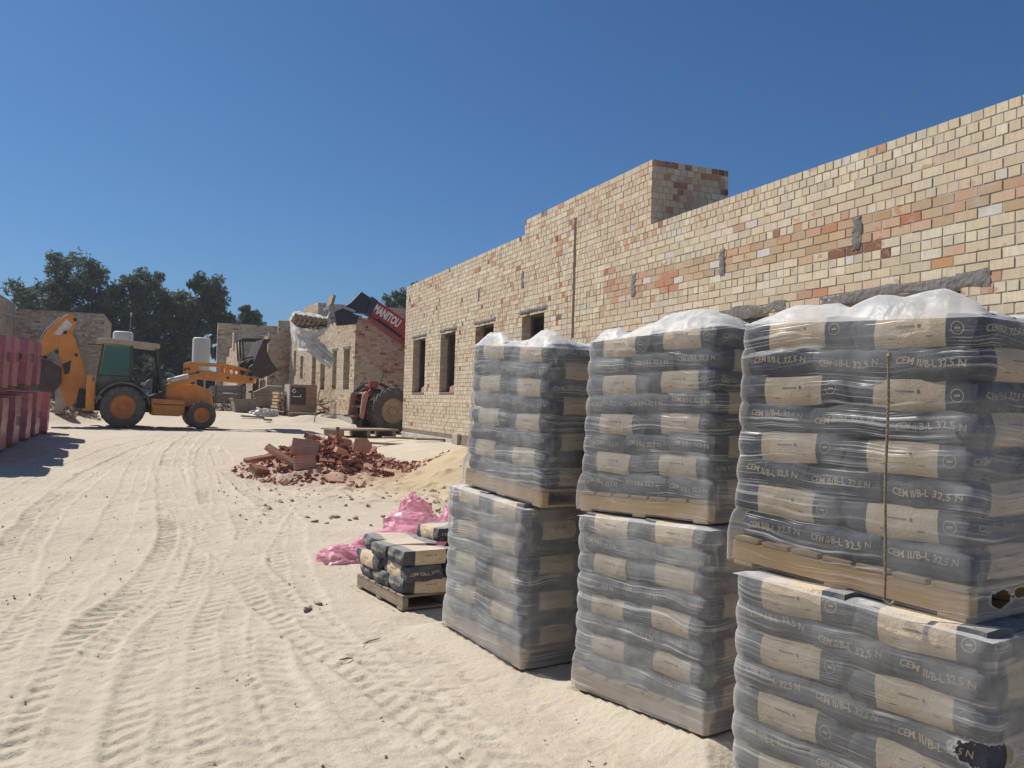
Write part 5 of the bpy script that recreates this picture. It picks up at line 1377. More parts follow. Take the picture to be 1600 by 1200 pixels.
def fluted(m, l, w, h, n=5):
    """hollow clay brick: fluted faces, tube ends painted dark"""
    poly = []
    k = n * 2
    for i in range(k): poly.append((-w / 2 + w * i / k, h / 2 - (0.006 if i % 2 else 0)))
    poly.append((w / 2, h / 2))
    for i in range(k): poly.append((w / 2 - w * i / k, -h / 2 + (0.006 if i % 2 else 0)))
    poly.append((-w / 2, -h / 2))
    m.prism(poly, -l / 2, l / 2, 'x')
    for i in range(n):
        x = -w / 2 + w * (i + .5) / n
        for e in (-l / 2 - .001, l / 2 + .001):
            m.cur = 1  # flat dark quad painted as the shade inside a tube
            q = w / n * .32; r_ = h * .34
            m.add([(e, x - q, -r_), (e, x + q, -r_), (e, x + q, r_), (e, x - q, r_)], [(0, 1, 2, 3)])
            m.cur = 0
def rubble():
    rg = random.Random(12); G = 'broken bricks in the rubble heap'
    kinds = []
    for k in range(7):
        m = MB()
        if k < 3: fluted(m, (.40, .30, .24)[k], (.24, .20, .18)[k], (.08, .09, .11)[k], 5)
        elif k == 3:
            poly = [(-.16, -.10), (.12, -.12), (.17, .02), (.08, .13), (-.12, .10)]; m.prism(poly, -.012, .012, 'z')
        elif k == 4: fluted(m, .46, .10, .05, 3)
        elif k == 5:
            m.prism([(-.11, -.06), (.09, -.07), (.12, .04), (-.05, .08)], -.04, .04, 'z')
        else:
            m.prism([(-.13, -.02), (.13, -.025), (.13, .0), (-.13, .02)], -.09, .09, 'y')
        kinds.append((m.mesh('broken_brick', [M['terra'], M['dark']], 0.4), m.mesh('broken_brick', [M['terra2'], M['dark']], 0.4)))
    def put(x, y, dz, k, pale, rot, sc, label):
        o = bpy.data.objects.new('broken_brick', kinds[k][pale]); COL.objects.link(o)
        o.location = (x, y, gz(x, y) + dz); o.rotation_euler = rot; o.scale = (sc, sc, sc)
        tag(o, label, 'brick fragment', G)
    # the ones you can point at
    put(2.42, 15.7, .24, 0, 1, (1.05, 0.1, -.25), 1.2, 'large fluted clay block tilted upright in the middle of the rubble')
    put(2.34, 15.2, .13, 1, 1, (1.2, -.05, .1), 1.25, 'smaller fluted clay block below the large tilted one')
    put(2.0, 15.4, .24, 4, 1, (.3, .55, -.35), 1.5, 'long thin clay beam sloping down across the rubble')
    put(2.72, 14.5, .05, 3, 1, (.35, .1, .6), 1.25, 'flat pink tile fragment lying at the front foot of the rubble')
    put(1.62, 15.4, .08, 2, 0, (.3, .2, .4), 1.1, 'dark red hollow block at the left tip of the rubble')
    put(1.68, 15.9, .18, 4, 0, (.2, -.15, .3), 1.3, 'brown clay beam near the left tip of the rubble')
    put(2.75, 17.0, .18, 2, 0, (.3, .2, .7), 1.1, 'hollow block with open tubes on the rubble crest')
    put(3.30, 17.1, .16, 1, 0, (.2, .15, .3), 1.3, 'big red block on the crest of the rubble')
    put(3.45, 15.7, .28, 3, 1, (1.2, .1, .1), 1.15, 'upright pale tile fragment on the right of the rubble')
    put(3.08, 16.0, .30, 0, 0, (1.4, .6, 1.2), .9, 'red block standing on end right of the rubble centre')
    put(3.75, 14.9, .08, 1, 1, (.2, -.1, 1.3), .9, 'pale block fragment at the right foot of the rubble')
    put(2.95, 15.2, .30, 5, 1, (.2, .3, .5), 1.2, 'whitish block fragment right of the fluted blocks')
    n = 0
    while n < 275:
        a = rg.uniform(0, 2 * PI); r_ = math.sqrt(rg.random())
        x = (2.75 if n % 5 < 2 else 3.3) + 1.3 * r_ * math.cos(a); y = 16.2 + 1.7 * r_ * math.sin(a)
        if x < 2.0 and y > 17: continue
        k = rg.choice([0, 1, 2, 3, 3, 4, 4, 5, 5, 5, 6, 6])
        big = 1 - r_
        sc = rg.uniform(.34, .78) * (.75 + .45 * big)
        zt = 0.02 + 0.17 * sst(np.array(1.2 * big)) * rg.uniform(.3, 1.0)
        put(x, y, float(zt), k, 1 if rg.random() < .4 else 0, (rg.uniform(-.8, .8), rg.uniform(-.5, .5), rg.uniform(0, 6.3)), sc, 'broken red clay brick fragment lying loose in the rubble heap'); n += 1
    # shards too small to count
    m = MB()
    for i in range(2600):
        a = rg.uniform(0, 2 * PI); r_ = rg.random() ** .75
        x = 3.0 + 1.8 * r_ * math.cos(a); y = 16.0 + 2.0 * r_ * math.sin(a)
        if i % 6 == 0: x = rg.uniform(3.6, 5.9); y = 15.0 + (x - 3.6) * 1.1 + rg.gauss(0, .35)
        s = rg.uniform(.012, .05); z = gz(x, y) + s * .3 + (.28 * rg.random() * max(0, .75 - r_) if i % 6 else 0)
        e = Euler((rg.uniform(-1, 1), rg.uniform(-1, 1), rg.uniform(0, 6.3))).to_matrix()
        m.box((x, y, z), (s * rg.uniform(1, 2.6), s * rg.uniform(.7, 1.5), s * rg.uniform(.3, .9)), e)
        
    o = m.obj('rubble', M['terra'], None, smooth=0, fixn=False); tag(o, 'small crushed red brick shards covering the rubble heap', None, None, 'stuff')
    m = MB()
    for i in range(900):
        if i > 450: x = rg.uniform(-3.2, 2.2); y = 3.0 + 14 * rg.random() ** 1.6
        elif i % 4: x = rg.gauss(4.4, .9); y = rg.gauss(13.0, .5)
        else: x = rg.uniform(.8, 4.5); y = rg.uniform(11, 15.5)
        s = abs(rg.gauss(.008, .012)) + .006 if i <= 450 else abs(rg.gauss(.001, .0035)) + .003
        e = Euler((rg.uniform(-1, 1), rg.uniform(-1, 1), rg.uniform(0, 6.3))).to_matrix()
        m.box((x, y, gz(x, y) + s * .3), (s * 1.7, s * 1.3, s), e)
    o = m.obj('gravel', M['clod'], None, smooth=0, fixn=False); tag(o, 'pale crumbs and clods at the foot of the sand heap', None, None, 'stuff')
EXTRA.append(rubble)

def rock(name, label, cat, x, y, s, seed, mat, flat=.6):
    bm = bmesh.new(); bmesh.ops.create_icosphere(bm, subdivisions=3, radius=1)
    for v in bm.verts:
        n = v.co.copy(); f = 1 + .35 * math.sin(2.3 * n.x + seed) * math.cos(2.9 * n.y + seed * 2) + .18 * math.sin(6 * n.z + 5 * n.x + seed)
        v.co = Vector((n.x * f * s * 1.3, n.y * f * s, n.z * f * s * flat))
    me = bpy.data.meshes.new(name); bm.to_mesh(me); bm.free(); me.materials.append(mat)
    me.polygons.foreach_set('use_smooth', [True] * len(me.polygons)); me.set_sharp_from_angle(angle=.5)
    o = bpy.data.objects.new(name, me); COL.objects.link(o); o.location = (x, y, gz(x, y) + s * flat * .55); o.rotation_euler = (0, 0, seed)
    return tag(o, label, cat)
def bits():
    rock('stone', 'pale stone lying alone in front of the loose bag pallet', 'stone', 1.13, 6.95, .028, 1, M['clod'])
    o = rock('stone', 'longer flat stone lying right of the lone pale stone', 'stone', 1.24, 7.12, .028, 2, M['clod'], .5); o.scale = (1.6, .8, 1)
    rock('stone', 'dark pebble by itself on the tracked sand in front', 'stone', .24, 5.28, .016, 3, M['oldwood'])
    m = MB(); m.tube([(-.07, -.04, .004), (-.02, 0, .008), (.04, .04, .005), (.07, .05, .008)], [.003, .006, .005, .003], 7)
    o = m.obj('stick', M['oldwood'], None, loc=(1.42, 5.95, gz(1.42, 5.95))); tag(o, 'short dry stick lying in the sand near the stacks', 'stick')
    m = MB(); m.tube([(-.05, -.01, .002), (0, 0, .005), (.04, .0, .002)], [.004, .008, .004], 7)
    o = m.obj('stick', M['oldwood'], None, loc=(1.18, 5.62, gz(1.18, 5.62))); tag(o, 'thin curved stick half sunk in the tyre tracks', 'stick')
    for i in range(9):
        rock('clod', 'dark sand clod in the scatter left of the pink plastic', 'clod', 1.75 + .13 * i + rm.uniform(-.05, .05), 11.0 + rm.uniform(-.35, .35), rm.uniform(.02, .04), 5 + i, M['oldwood'])['group'] = 'dark clods on the sand'
    pts = [(.0, .0, .01), (-.02, .05, .05), (.03, .09, .07), (.09, .08, .06), (.11, .02, .03), (.06, -.03, .01)]
    m = MB(); m.tube(pts + [pts[0]], .0035, 6); o = m.obj('wire_scrap', M['oldwood'], None, loc=(1.98, 3.28, gz(1.98, 3.28) - .002)); tag(o, 'bent wire scrap lying before the middle stack', 'wire')
    # boards between rubble and tractor
    t = thing('board_platform', 'weathered board lying flat on short timbers behind the rubble', 'boards', (5.55, 25.6, gz(5.55, 25.6)), .25)
    m = MB(); m.box((0, 0, .22), (2.0, 1.2, .05)); m.obj('top_board', M['oldwood'], t, bevel=.006)
    for xx in (-.85, 0, .85): m = MB(); m.box((xx, 0, .10), (.12, 1.16, .19)); m.obj('timber', M['oldwood'], t, bevel=.006)
    for i, (x, y, rz, l) in enumerate(((6.1, 22.0, .1, 1.5), (5.2, 21.0, -.25, 1.2), (6.35, 21.0, .3, .9))):
        m = MB(); m.box((0, 0, .04), (l, .14, .05)); o = m.obj('plank', M['oldwood'], None, loc=(x, y, gz(x, y) + .01), rot=(0, .03, rz)); tag(o, ('long plank lying before the tractor wheel', 'plank lying just behind the rubble crest', 'short plank close to the building corner')[i], 'plank')
EXTRA.append(bits)

def pink_packs():
    clay = NT('pink_wrap'); co = clay.coord(); sp = clay.n('ShaderNodeSeparateXYZ'); clay.l(co, sp.inputs[0])
    n = clay.noise(co, 6, 5, .6); st = clay.noise(clay.mapping(co, scale=(3, 3, 26)), 1, 4)
    col = clay.mix(clay.mr(n, .35, .65), (.50, .19, .21), (.42, .15, .175))
    col = clay.mix(clay.mr(st, .5, .7, 0, .45), col, (.56, .33, .33))
    wv = clay.math('FRACT', clay.math('MULTIPLY', sp.outputs[2], 5.2)); ln = clay.mr(wv, 0.0, 0.09, 1.0, 0.0)
    w2 = clay.math('FRACT', clay.math('MULTIPLY', clay.math('ADD', sp.outputs[0], sp.outputs[1]), 4.1)); l2 = clay.mr(w2, 0.0, 0.05, 1.0, 0.0)
    col = clay.mix(clay.math('MULTIPLY', clay.math('MAXIMUM', ln, l2), 0.6), col, (.26, .08, .10))
    hi = clay.noise(clay.mapping(co, scale=(14, 14, 1.2)), 1, 4, .6); col = clay.mix(clay.mr(hi, .56, .72, 0, .55), col, (.66, .44, .44))  # pale upright streaks painted into the colour as highlights
    oi = clay.n('ShaderNodeObjectInfo'); col = clay.mix(1, col, clay.ramp(oi.outputs['Random'], [(0, (.82, .8, .85)), (1, (1, 1, 1))]), 'MULTIPLY')
    mat = clay.done(clay.bsdf(col, .32, 0, clay.bump(clay.math('ADD', st, n), .5, .02), .5))
    spots = [(17.3, -2.97), (18.75, -2.94), (20.2, -2.93), (21.65, -2.88), (23.1, -2.86), (24.55, -2.80)]
    words = ['OR', 'NO', 'OR', 'TO', 'NO', 'TO']
    ordw = ['nearest', 'second', 'third', 'fourth', 'fifth', 'farthest']
    g0 = gz(-3.2, 21) + .02
    for i, (y, x1) in enumerate(spots):
        for lev in (0, 1):
            if lev and i == 5: continue
            W, L, H = 1.25, 1.14, 1.10
            z = gz(x1 - .6, y + .5) + .0 if lev == 0 else gz(x1 - .6, y + .5) + H + .10
            xx = x1 + .06 + rm.uniform(-.03, .03) + (.05 if lev == 0 else 0)
            t = thing('brick_pack', 'pink wrapped brick pack, %s along the road in the %s row' % (ordw[i], 'top' if lev else 'bottom'), 'brick pack', (xx - W / 2, y + L / 2, z), R(3 + rm.uniform(-1.5, 1.5)), 'pink wrapped brick packs', None)
            t.rotation_euler = (rm.uniform(-.01, .01), .035 if lev else .03, t.rotation_euler[2])
            m = MB()
            def fn(i_, j_):
                s = i_ / 60 * 4; k = int(s) % 4; f = s - int(s)
                cs = [(-1, -1), (1, -1), (1, 1), (-1, 1), (-1, -1)]
                a, b = cs[k], cs[k + 1]
                px_, py_ = a[0] + (b[0] - a[0]) * f, a[1] + (b[1] - a[1]) * f
                q = max(abs(px_), abs(py_)); rr_ = 1 - .06 * max(0, abs(px_) + abs(py_) - 1.7)
                zz = .10 + (H - .10) * j_ / 12
                bul = .004 * math.sin(j_ * 1.9 + k) + .005 * math.sin(i_ * .9 + j_ * .7 + i)
                return (px_ * rr_ * (W / 2 + bul), py_ * rr_ * (L / 2 + bul), zz)
            m.grid(60, 13, fn, True)
            nn = len(m.v); m.f.append(tuple(range(nn - 60, nn))); m.mi.append(0); m.f.append(tuple(range(59, -1, -1))); m.mi.append(0)
            m.obj('wrapped_load', mat, t, smooth=.7)
            m = MB()
            for yy in (-.4, 0, .4): m.box((0, yy, .05), (W * .96, .10, .08))
            m.obj('pallet_base', M['oldwood'], t)
            if lev or i in (2, 4):
                vs, fs = text_geo(words[i] if lev else 'OR', .26, .008); m = MB()
                sc = .70 if len(words[i]) > 3 and lev else 1.0
                m.add([(W / 2 - .30 * (1 if sc == 1 else 1.6) + a * sc, -L / 2 - .028, (.70 if lev else .55) + b) for a, b, *_ in vs], fs); m.obj('lettering', M['ink'], t, smooth=0)
                m = MB(); m.add([(W / 2 + .028, a * 1.2, (.70 if lev else .55) + b) for a, b, *_ in vs], fs); m.obj('lettering', M['ink'], t, smooth=0)
EXTRA.append(pink_packs)

def far_things():
    # brick pack with the black card
    x, y = 5.35, 36.4; z = gz(x, y)
    t = thing('brick_pack', 'strapped brick pack carrying a large black card in front of the second building', 'brick pack', (x, y, z), R(4))
    pk = pm('pale_clay_pack', (.36, .23, .175), (.27, .165, .125), scale=5, rough=.8, bump=.2, stretch=(1, 1, 8))
    m = MB(); m.box((0, 0, .72), (1.12, 1.0, 1.16)); m.obj('bricks', pk, t, bevel=.02)
    m = MB()
    for k in range(4): m.box((0, 0, .28 + .29 * k), (1.135, 1.015, .015))
    m.obj('strap', M['mortar'], t)
    m = MB(); m.box((0, 0, .06), (1.16, 1.04, .11)); m.obj('pallet_base', M['oldwood'], t)
    m = MB(); m.box((-.20, -.515, .82), (.60, .012, .72)); m.obj('black_card', M['blackcard'], t)
    m = MB(); vs, fs = ring_art(.045, .085, 24); m.add([(-.38 + a, -.5225, 1.03 + b) for a, b in vs], [f for f in fs][3:]); m.box((-.30, -.522, .80), (.30, .004, .035)); m.box((-.12, -.522, .83), (.04, .004, .10)); m.obj('card_mark', M['lettering'], t, smooth=0)
    m = MB(); m.box((-.566, 0, .75), (.010, .98, 1.05)); m.obj('wrap_side', M['filmsheet'], t)
    # wooden pallets piled beside it
    for k in range(7):
        z = gz(4.60, 36.9) + .14 * k
        p = thing('wooden_pallet', 'old pallet number %s up in the pile beside the black card pack' % ('one two three four five six seven'.split()[k]), 'pallet', (4.60 + rm.uniform(-.03, .03), 36.9, z), R(6 + rm.uniform(-4, 4)), 'pallets piled beside the brick pack')
        m = MB()
        for q in (-.42, 0, .42): m.box((0, q, .115), (.50, .14, .02))
        m.obj('deck', M['oldwood'], p)
        m = MB()
        for q in (-.20, 0, .20): m.box((q, 0, .055), (.08, 1.0, .09))
        m.obj('stringer', M['wood'], p)
    crumple('plastic_sheet', 'white plastic sheet dumped on the sand left of the piled pallets', 'plastic sheet', (3.85, 35.9), .55, .35, .34, 31, M['white'], 64, 40, 1.2)
    for i, (x, y, l, rz) in enumerate(((3.3, 34.8, .9, .2), (3.75, 33.6, .35, .9))):
        m = MB(); m.box((0, 0, .05), (l, .16, .07)); o = m.obj('plank', M['oldwood'], None, loc=(x, y, gz(x, y) + .01), rot=(0, .05, rz)); tag(o, ('grey plank lying before the dumped white sheet', 'short block of timber right of the grey plank')[i], 'plank')
    # mortar tubs
    def tub(x, y, w, d, h, label, rz=0):
        t = thing('mortar_tub', label, 'mortar tub', (x, y, gz(x, y)), rz)
        m = MB(); a = .82
        o_ = [(-w / 2 * a, -d / 2 * a, 0), (w / 2 * a, -d / 2 * a, 0), (w / 2 * a, d / 2 * a, 0), (-w / 2 * a, d / 2 * a, 0)]; p_ = [(-w / 2, -d / 2, h), (w / 2, -d / 2, h), (w / 2, d / 2, h), (-w / 2, d / 2, h)]
        i_ = [(q[0] * .93, q[1] * .93, h) for q in p_]; j_ = [(q[0] * .9, q[1] * .9, h * .7) for q in o_]
        m.add(o_ + p_ + i_ + j_, [(3, 2, 1, 0)] + [(k, (k + 1) % 4, 4 + (k + 1) % 4, 4 + k) for k in range(4)] + [(4 + k, 4 + (k + 1) % 4, 8 + (k + 1) % 4, 8 + k) for k in range(4)] + [(8 + k, 8 + (k + 1) % 4, 12 + (k + 1) % 4, 12 + k) for k in range(4)] + [(12, 13, 14, 15)])
        m.obj('trough', M['tub'], t, bevel=.015)
        m = MB(); m.tube([p_[0], p_[1], p_[2], p_[3], p_[0]], .03, 6); m.obj('rim', M['tub'], t)
    tub(3.35, 38.6, 1.15, .8, .55, 'large grey mortar tub under the raised loader bucket', .1)
    tub(4.28, 40.2, .85, .7, .50, 'smaller brown mortar tub behind the large grey one')
    # props and pole
    m = MB(); m.tube([(5.78, 33.4, 3.15), (5.42, 33.2, gz(5.42, 33.2) + .02)], .022, 8); o = m.obj('pole', M['oldwood'], None); tag(o, 'thin pole leaning in front of the second building', 'pole')
    # waste timber by the pack
    rgx = random.Random(4)
    for i in range(14):
        x, y = 6.15 + rgx.uniform(-.22, .22), 35.6 + rgx.uniform(-.3, .3); l = rgx.uniform(.35, .7)
        m = MB(); m.box((0, 0, 0), (l, rgx.uniform(.07, .14), .03)); o = m.obj('timber_offcut', M['oldwood'] if i % 3 else M['stone'], None, loc=(x, y, gz(x, y) + .06 + .05 * i), rot=(rgx.uniform(-.3, .3), rgx.uniform(-.35, .35), rgx.uniform(0, 3)))
        tag(o, 'splintered timber offcut in the heap right of the brick pack', 'timber', 'timber offcuts')
    # steel rods in a rack, props, site clutter
    t = thing('rod_bundle', 'low rack packed with dark steel rods behind the front wheel', 'steel rods', (2.75, 41.0, gz(2.75, 41)), .05)
    for k in range(70):
        yy, zz = rgx.uniform(-.5, .5), .45 + rgx.uniform(0, .65); m = MB() if k == 0 else m
        m.bar((-.68 + rgx.uniform(-.1, .1), yy, zz), (.68 + rgx.uniform(-.1, .1), yy + rgx.uniform(-.1, .1), zz + rgx.uniform(-.08, .08)), .03, .03)
    m.obj('rods', M['galv'], t)
    m = MB()
    for xx in (-.55, .55):
        for yy in (-.55, .55): m.bar((xx, yy, 0), (xx, yy, 1.18), .05, .05)
        m.bar((xx, -.55, .4), (xx, .55, .4), .05, .05)
    for yy in (-.55, .55): m.bar((-.55, yy, .36), (.55, yy, .36), .05, .05)
    m.obj('rack', M['darkmetal'], t)
    for i in range(9):
        m = MB(); m.bar((0, 0, 0), (.75, .2, .42), .05, .05); o = m.obj('steel_prop', M['galv'], None, loc=(4.0 + .085 * i, 42.2 + .05 * i, gz(4.2, 42.2) + .85), rot=(0, .1, .2)); tag(o, 'pale steel prop lying slanted on the stack beside the tubs', 'steel prop', 'slanted steel props')
    t = thing('crate', 'wooden box full of steel props behind the mortar tubs', 'crate', (4.4, 42.4, gz(4.4, 42.4)), .05)
    m = MB(); m.box((0, 0, .42), (1.1, .9, .84)); m.obj('sides', M['oldwood'], t, bevel=.01)
    m = MB()
    for zz in (.2, .45, .7): m.box((0, -.455, zz), (1.12, .02, .03))
    m.obj('batten', M['mortar'], t)
    for i in range(6):
        m = MB(); m.bar((0, 0, 0), (1.6, .1, .5), .05, .05); o = m.obj('steel_prop', M['galv'], None, loc=(1.0 + .12 * i, 45 + .1 * i, gz(1.5, 45) + .5 + .05 * i), rot=(0, .05 * i - .1, .1)); tag(o, 'long pale steel prop lying above the hood line of the backhoe', 'steel prop', 'long steel props')
    m = MB(); m.box((3.5, 45.0, 1.9), (.5, .1, .7)); m.box((3.5, 45.0, 1.35), (.9, .5, .5)); o = m.obj('white_panel', M['white'], None); tag(o, 'white panel standing on a box behind the rod rack', 'panel')
    # debris heap behind the digger and the site
    m = MB()
    for i in range(900):
        c = rgx.choice([(-2.9, 33.2, 1.1, 1.0, .55), (2.3, 43, 1.6, 1.4, .5), (2.5, 40.2, 1.2, .8, .3), (4.9, 40.6, 1.0, .8, .3)])
        x, y = rgx.gauss(c[0], c[2] * .45), rgx.gauss(c[1], c[3] * .45); s = rgx.uniform(.03, .13)
        h = c[4] * max(0, 1 - math.hypot((x - c[0]) / c[2], (y - c[1]) / c[3]))
        m.box((x, y, gz(x, y) + h * rgx.random() + s * .2), (s * rgx.uniform(1, 2.5), s * 1.2, s * rgx.uniform(.3, .8)), Euler((rgx.uniform(-1, 1), rgx.uniform(-1, 1), rgx.uniform(0, 6))).to_matrix())
    o = m.obj('rubble', M['stone'], None, smooth=0, fixn=False); tag(o, 'pale broken stones heaped behind the digger and along the far site', None, None, 'stuff')
    t = thing('concrete_post', 'stub of concrete post among the stones behind the digger arm', 'post', (-3.15, 32.2, gz(-3.15, 32.2)), 0)
    m = MB(); m.prism([(-.13, 0), (.13, 0), (.11, .95), (.03, 1.02), (-.12, .92)], -.13, .13); m.obj('stub', M['concrete'], t, bevel=.015)
    # water tanks
    for (x, y, r_, z0, z1, lab) in ((-2.42, 60, .60, 4.6, 5.68, 'small pale water tank standing high behind the cab roof'), (2.3, 60, .56, 3.3, 5.55, 'tall pale grey water tank between trees and roofless shell')):
        t = thing('water_tank', lab, 'water tank', (x, y, gz(x, y)), 0); g = gz(x, y)
        m = MB(); h0, h1 = z0 - g, z1 - g
        m.lathe([(0.001, h0), (r_, h0), (r_ * 1.01, h0 + .1), (r_, h1 - .16), (r_ * .97, h1 - .06), (r_ * .82, h1 - .005), (.001, h1 + .02)], 36); m.obj('cylinder_body', M['tank'], t)
        m = MB()
        for a in range(4): m.bar((r_ * .7 * math.cos(a * PI / 2 + .8), r_ * .7 * math.sin(a * PI / 2 + .8), 0), (r_ * .7 * math.cos(a * PI / 2 + .8), r_ * .7 * math.sin(a * PI / 2 + .8), h0), .1, .1)
        m.box((0, 0, h0 - .05), (r_ * 1.9, r_ * 1.9, .08)); m.obj('stand', M['steel'], t)
EXTRA.append(far_things)
# ------------------------------------------------------------------ trees
def leaf_mat(name, c1, c2):
    t = NT(name); g = t.n('ShaderNodeNewGeometry'); co = t.coord()
    v = t.noise(co, 0.9, 3)
    f = t.math('ADD', t.math('MULTIPLY', g.outputs['Random Per Island'], .6), t.math('MULTIPLY', t.mr(v, .35, .65), .4))
    col = t.mix(f, c1, c2)
    d = t.bsdf(col, .6, 0, None, .25); tl = t.n('ShaderNodeBsdfTranslucent'); t.put(tl.inputs[0], col)
    mx = t.n('ShaderNodeMixShader'); mx.inputs[0].default_value = .4; t.l(d, mx.inputs[1]); t.l(tl.outputs[0], mx.inputs[2])
    return t.done(mx.outputs[0])
M['leafA'] = leaf_mat('dark_leaves', (.050, .076, .054), (.108, .146, .092))
M['leafB'] = leaf_mat('olive_leaves', (.075, .095, .060), (.140, .165, .100))
M['bark'] = pm('bark', (.12, .095, .075), (.07, .055, .045), scale=3, rough=.95, bump=.6, stretch=(1, 1, .3))
def tree(label, x, y, h, blobs, seed, mat='leafA', leaves=9000, size=.46, lean=0.0, trunk=.22):
    """blobs: (dx, dz, rx, rz) crown masses relative to the foot"""
    rg = random.Random(seed); g = gz(x, y)
    t = thing('tree', label, 'tree', (x, y, g), 0, 'trees behind the building site')
    wood = MB(); tips = []
    zb = min(b[1] - b[3] for b in blobs)
    fork = max(1.2, zb * .75)
    base = [(0, 0, -.2), (lean * .35, .05, fork * .5), (lean * .7, 0, fork)]
    wood.tube(base, [trunk * 1.25, trunk * .95, trunk * .8], 10)
    vol = sum(b[2] * b[2] * b[3] for b in blobs)
    verts = []; faces = []
    for dx, dz, rx, rz in blobs:
        st = Vector((lean * .7, 0, fork)); en = Vector((dx, rg.uniform(-.4, .4), dz))
        mid = st.lerp(en, .5) + Vector((rg.uniform(-.3, .3), rg.uniform(-.3, .3), rg.uniform(0, .4)))
        wood.tube([st, mid, en], [trunk * .6, trunk * .4, trunk * .2], 8)
        ncl = max(10, int(34 * (rx * rx * rz / vol) * len(blobs) ** .7))
        n = int(1.35 * leaves * rx * rx * rz / vol)
        cl = []
        for _ in range(ncl):
            while True:
                p = Vector((rg.uniform(-1, 1), rg.uniform(-1, 1), rg.uniform(-1, 1)))
                if .35 < p.length < 1: break
            p = Vector((p.x * rx, p.y * rx, p.z * rz)) + en
            cl.append((p, rg.uniform(.28, .52) * min(rx, rz)))
            if rg.random() < .6: wood.tube([en.lerp(mid, rg.random() * .6), (en + p) / 2 + Vector((0, 0, .1)), p], [trunk * .16, trunk * .1, trunk * .04], 5)
        for _ in range(n):
            c, r_ = rg.choice(cl)
            d = Vector((rg.gauss(0, 1), rg.gauss(0, 1), rg.gauss(0, .8))).normalized() * r_ * rg.random() ** .45
            p = c + d
            s = size * rg.uniform(.55, 1.2)
            a = Vector((rg.gauss(0, 1), rg.gauss(0, 1), rg.gauss(0, .6) - .5)).normalized(); b = a.cross(Vector((rg.gauss(0, 1), rg.gauss(0, 1), rg.gauss(0, 1)))).normalized()
            k = len(verts)
            verts += [p - a * s * .5, p + b * s * .17, p + a * s * .5, p - b * s * .17]
            faces.append((k, k + 1, k + 2, k + 3))
    wood.obj('trunk', M['bark'], t, smooth=.8)
    m = MB(); m.add(verts, faces); m.obj('crown', M[mat], t, smooth=0, fixn=False)
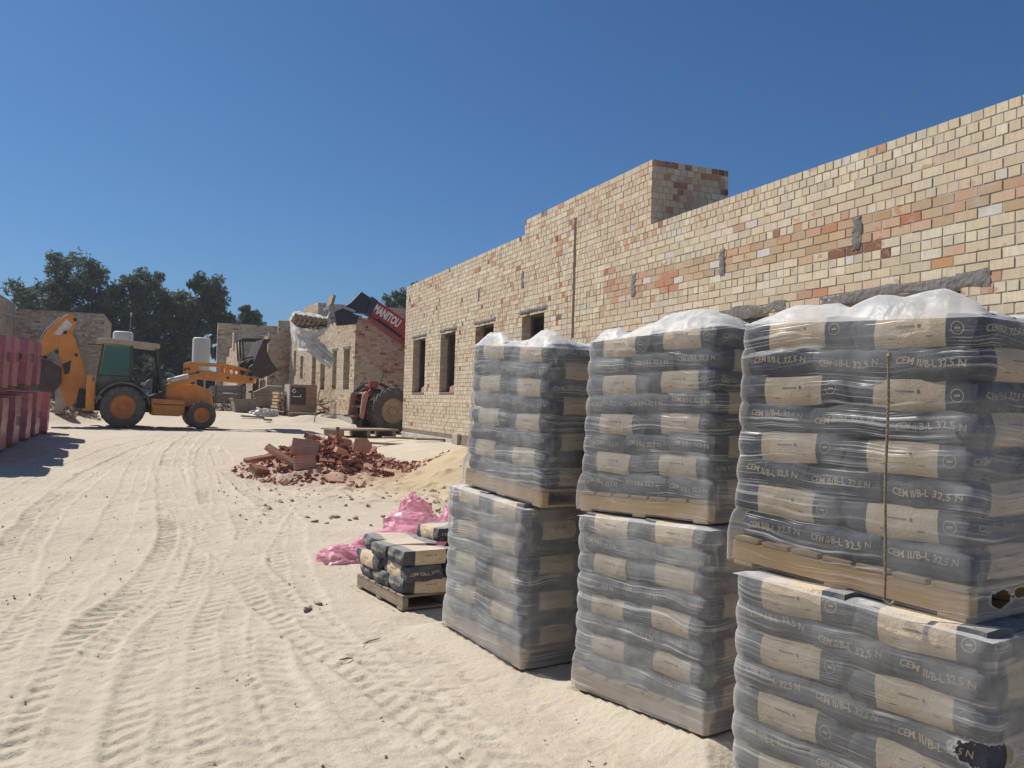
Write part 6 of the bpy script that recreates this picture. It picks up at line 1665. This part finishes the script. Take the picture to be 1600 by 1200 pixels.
def trees():
    tree('tallest tree, broad dark crown above the left brick building', -6.6, 75, 12, [(-2.6, 7.6, 1.9, 1.9), (-.6, 9.6, 1.9, 2.0), (1.5, 9.2, 1.8, 2.1), (-1.0, 6.2, 2.4, 1.9), (1.8, 6.0, 2.2, 1.8), (.2, 4.0, 2.6, 1.8)], 1, leaves=15000)
    tree('low round tree at the far left of the tree row', -9.4, 76, 8, [(-.3, 5.6, 1.9, 1.9), (1.3, 6.6, 1.8, 1.7), (.6, 3.8, 2.4, 1.9)], 2, leaves=11000)
    tree('rounded tree just right of the tallest tree', -2.7, 74, 11, [(.2, 8.8, 1.7, 1.7), (-1.2, 7.4, 1.6, 1.6), (1.3, 7.4, 1.6, 1.8), (0, 5.2, 2.3, 2.0), (.2, 3.0, 2.2, 1.8)], 3, leaves=13000)
    tree('bushy olive tree in the middle of the row above the cab', -.2, 76, 10, [(.2, 9.0, 1.6, 1.6), (-1, 7.6, 1.8, 1.7), (1.2, 8.0, 1.7, 1.8), (-.2, 5.0, 2.3, 1.9), (.3, 3.0, 2.4, 1.9)], 4, 'leafB', leaves=12000)
    tree('open crowned tree with a bare slanting trunk beside the water tank', 1.7, 75, 11, [(1.3, 9.4, 1.3, 1.5), (.2, 7.6, 1.5, 1.4), (2.2, 7.8, 1.3, 1.3), (.6, 6.0, 1.2, 1.0), (2.9, 6.7, .8, .7), (-.6, 4.6, 1.3, 1.2)], 5, leaves=11000, lean=.5)
    tree('small tuft of tree right beside the open crowned one', 4.7, 77, 8, [(0, 6.9, 1.0, .8), (-.7, 6.2, .8, .8), (-.9, 4.6, .7, .9)], 6, leaves=3500)
    tree('small rounded tree above the roofless shell', 7.0, 80, 9, [(0, 7.9, .9, 1.1), (.3, 6.6, 1.1, 1.2), (-.3, 6.4, .9, 1.0)], 7, 'leafB', leaves=5000)
    tree('green tree top peeking over the second building', 18.4, 70, 10, [(-.6, 8.8, .9, 1.0), (.8, 9.2, 1.2, 1.6), (0, 7, 1.8, 1.6)], 8, 'leafB', leaves=6000)
    tree('low dark bushes under the trees behind the cab', -.8, 68, 4, [(-2.2, 1.5, 1.7, 1.5), (0, 1.7, 1.7, 1.5), (1.9, 1.2, 1.3, 1.1)], 9, leaves=9000, trunk=.08)
    tree('dark scrub beneath the slanting tree trunk', 2.9, 72, 4, [(-.3, 1.6, 1.5, 1.2), (1.6, 1.2, 1.4, 1.0)], 10, leaves=5000, trunk=.08)
EXTRA.append(trees)
def haze():
    m = MB(); m.box((0, 0, 11.0), (1240, 1240, 28.0))
    t = NT('site_haze')
    v = t.n('ShaderNodeVolumePrincipled'); v.inputs['Color'].default_value = (0.86, 0.92, 1.0, 1); v.inputs['Density'].default_value = 0.0006; v.inputs['Anisotropy'].default_value = 0.2
    t.l(v.outputs[0], t.out.inputs['Volume'])
    o = m.obj('haze', t.m, None, smooth=0); tag(o, 'thin dusty air over the whole site', None, None, 'stuff')
EXTRA.append(haze)
# ------------------------------------------------------------------ build
stack('A', (2.18, 5.05), 11, 0.012, (-0.11, 0.045, -1.5), 0.06, 1,
      [('lower stack beside loose bags', 'lower cement stack beside the loose bags'), ('upper stack beside loose bags', 'upper cement stack beside the loose bags')])
stack('B', (2.555, 3.60), 13, 0.078, (0.055, 0.06, 0.5), -0.045, 2,
      [('lower middle stack', 'lower cement stack in the middle'), ('upper middle stack', 'upper cement stack in the middle')], holes_up=[(0.0, 0.45, 0.07, 0.10, 0.045)], holes_lo=[(0.0, 0.5, 0.06, 0.12, 0.05)])
stack('C', (2.43, 1.93), 12.5, -0.022, (0.105, 0.075, -1.2), 0.035, 3,
      [('lower stack with torn film', 'lower cement stack with the torn film'), ('upper stack with hanging rope', 'upper cement stack with the hanging rope')],
      holes_lo=[(0.015, 0.03, 0.655, 0.10, 0.042), (0.01, 0.02, 0.46, 0.085, 0.05)], holes_up=[(0.0, 0.16, 0.075, 0.07, 0.03), (0.0, 0.3, 0.085, 0.06, 0.02)])
house_one(); house_two(); house_three(); house_left()
for fn in EXTRA: fn()
make_ground()
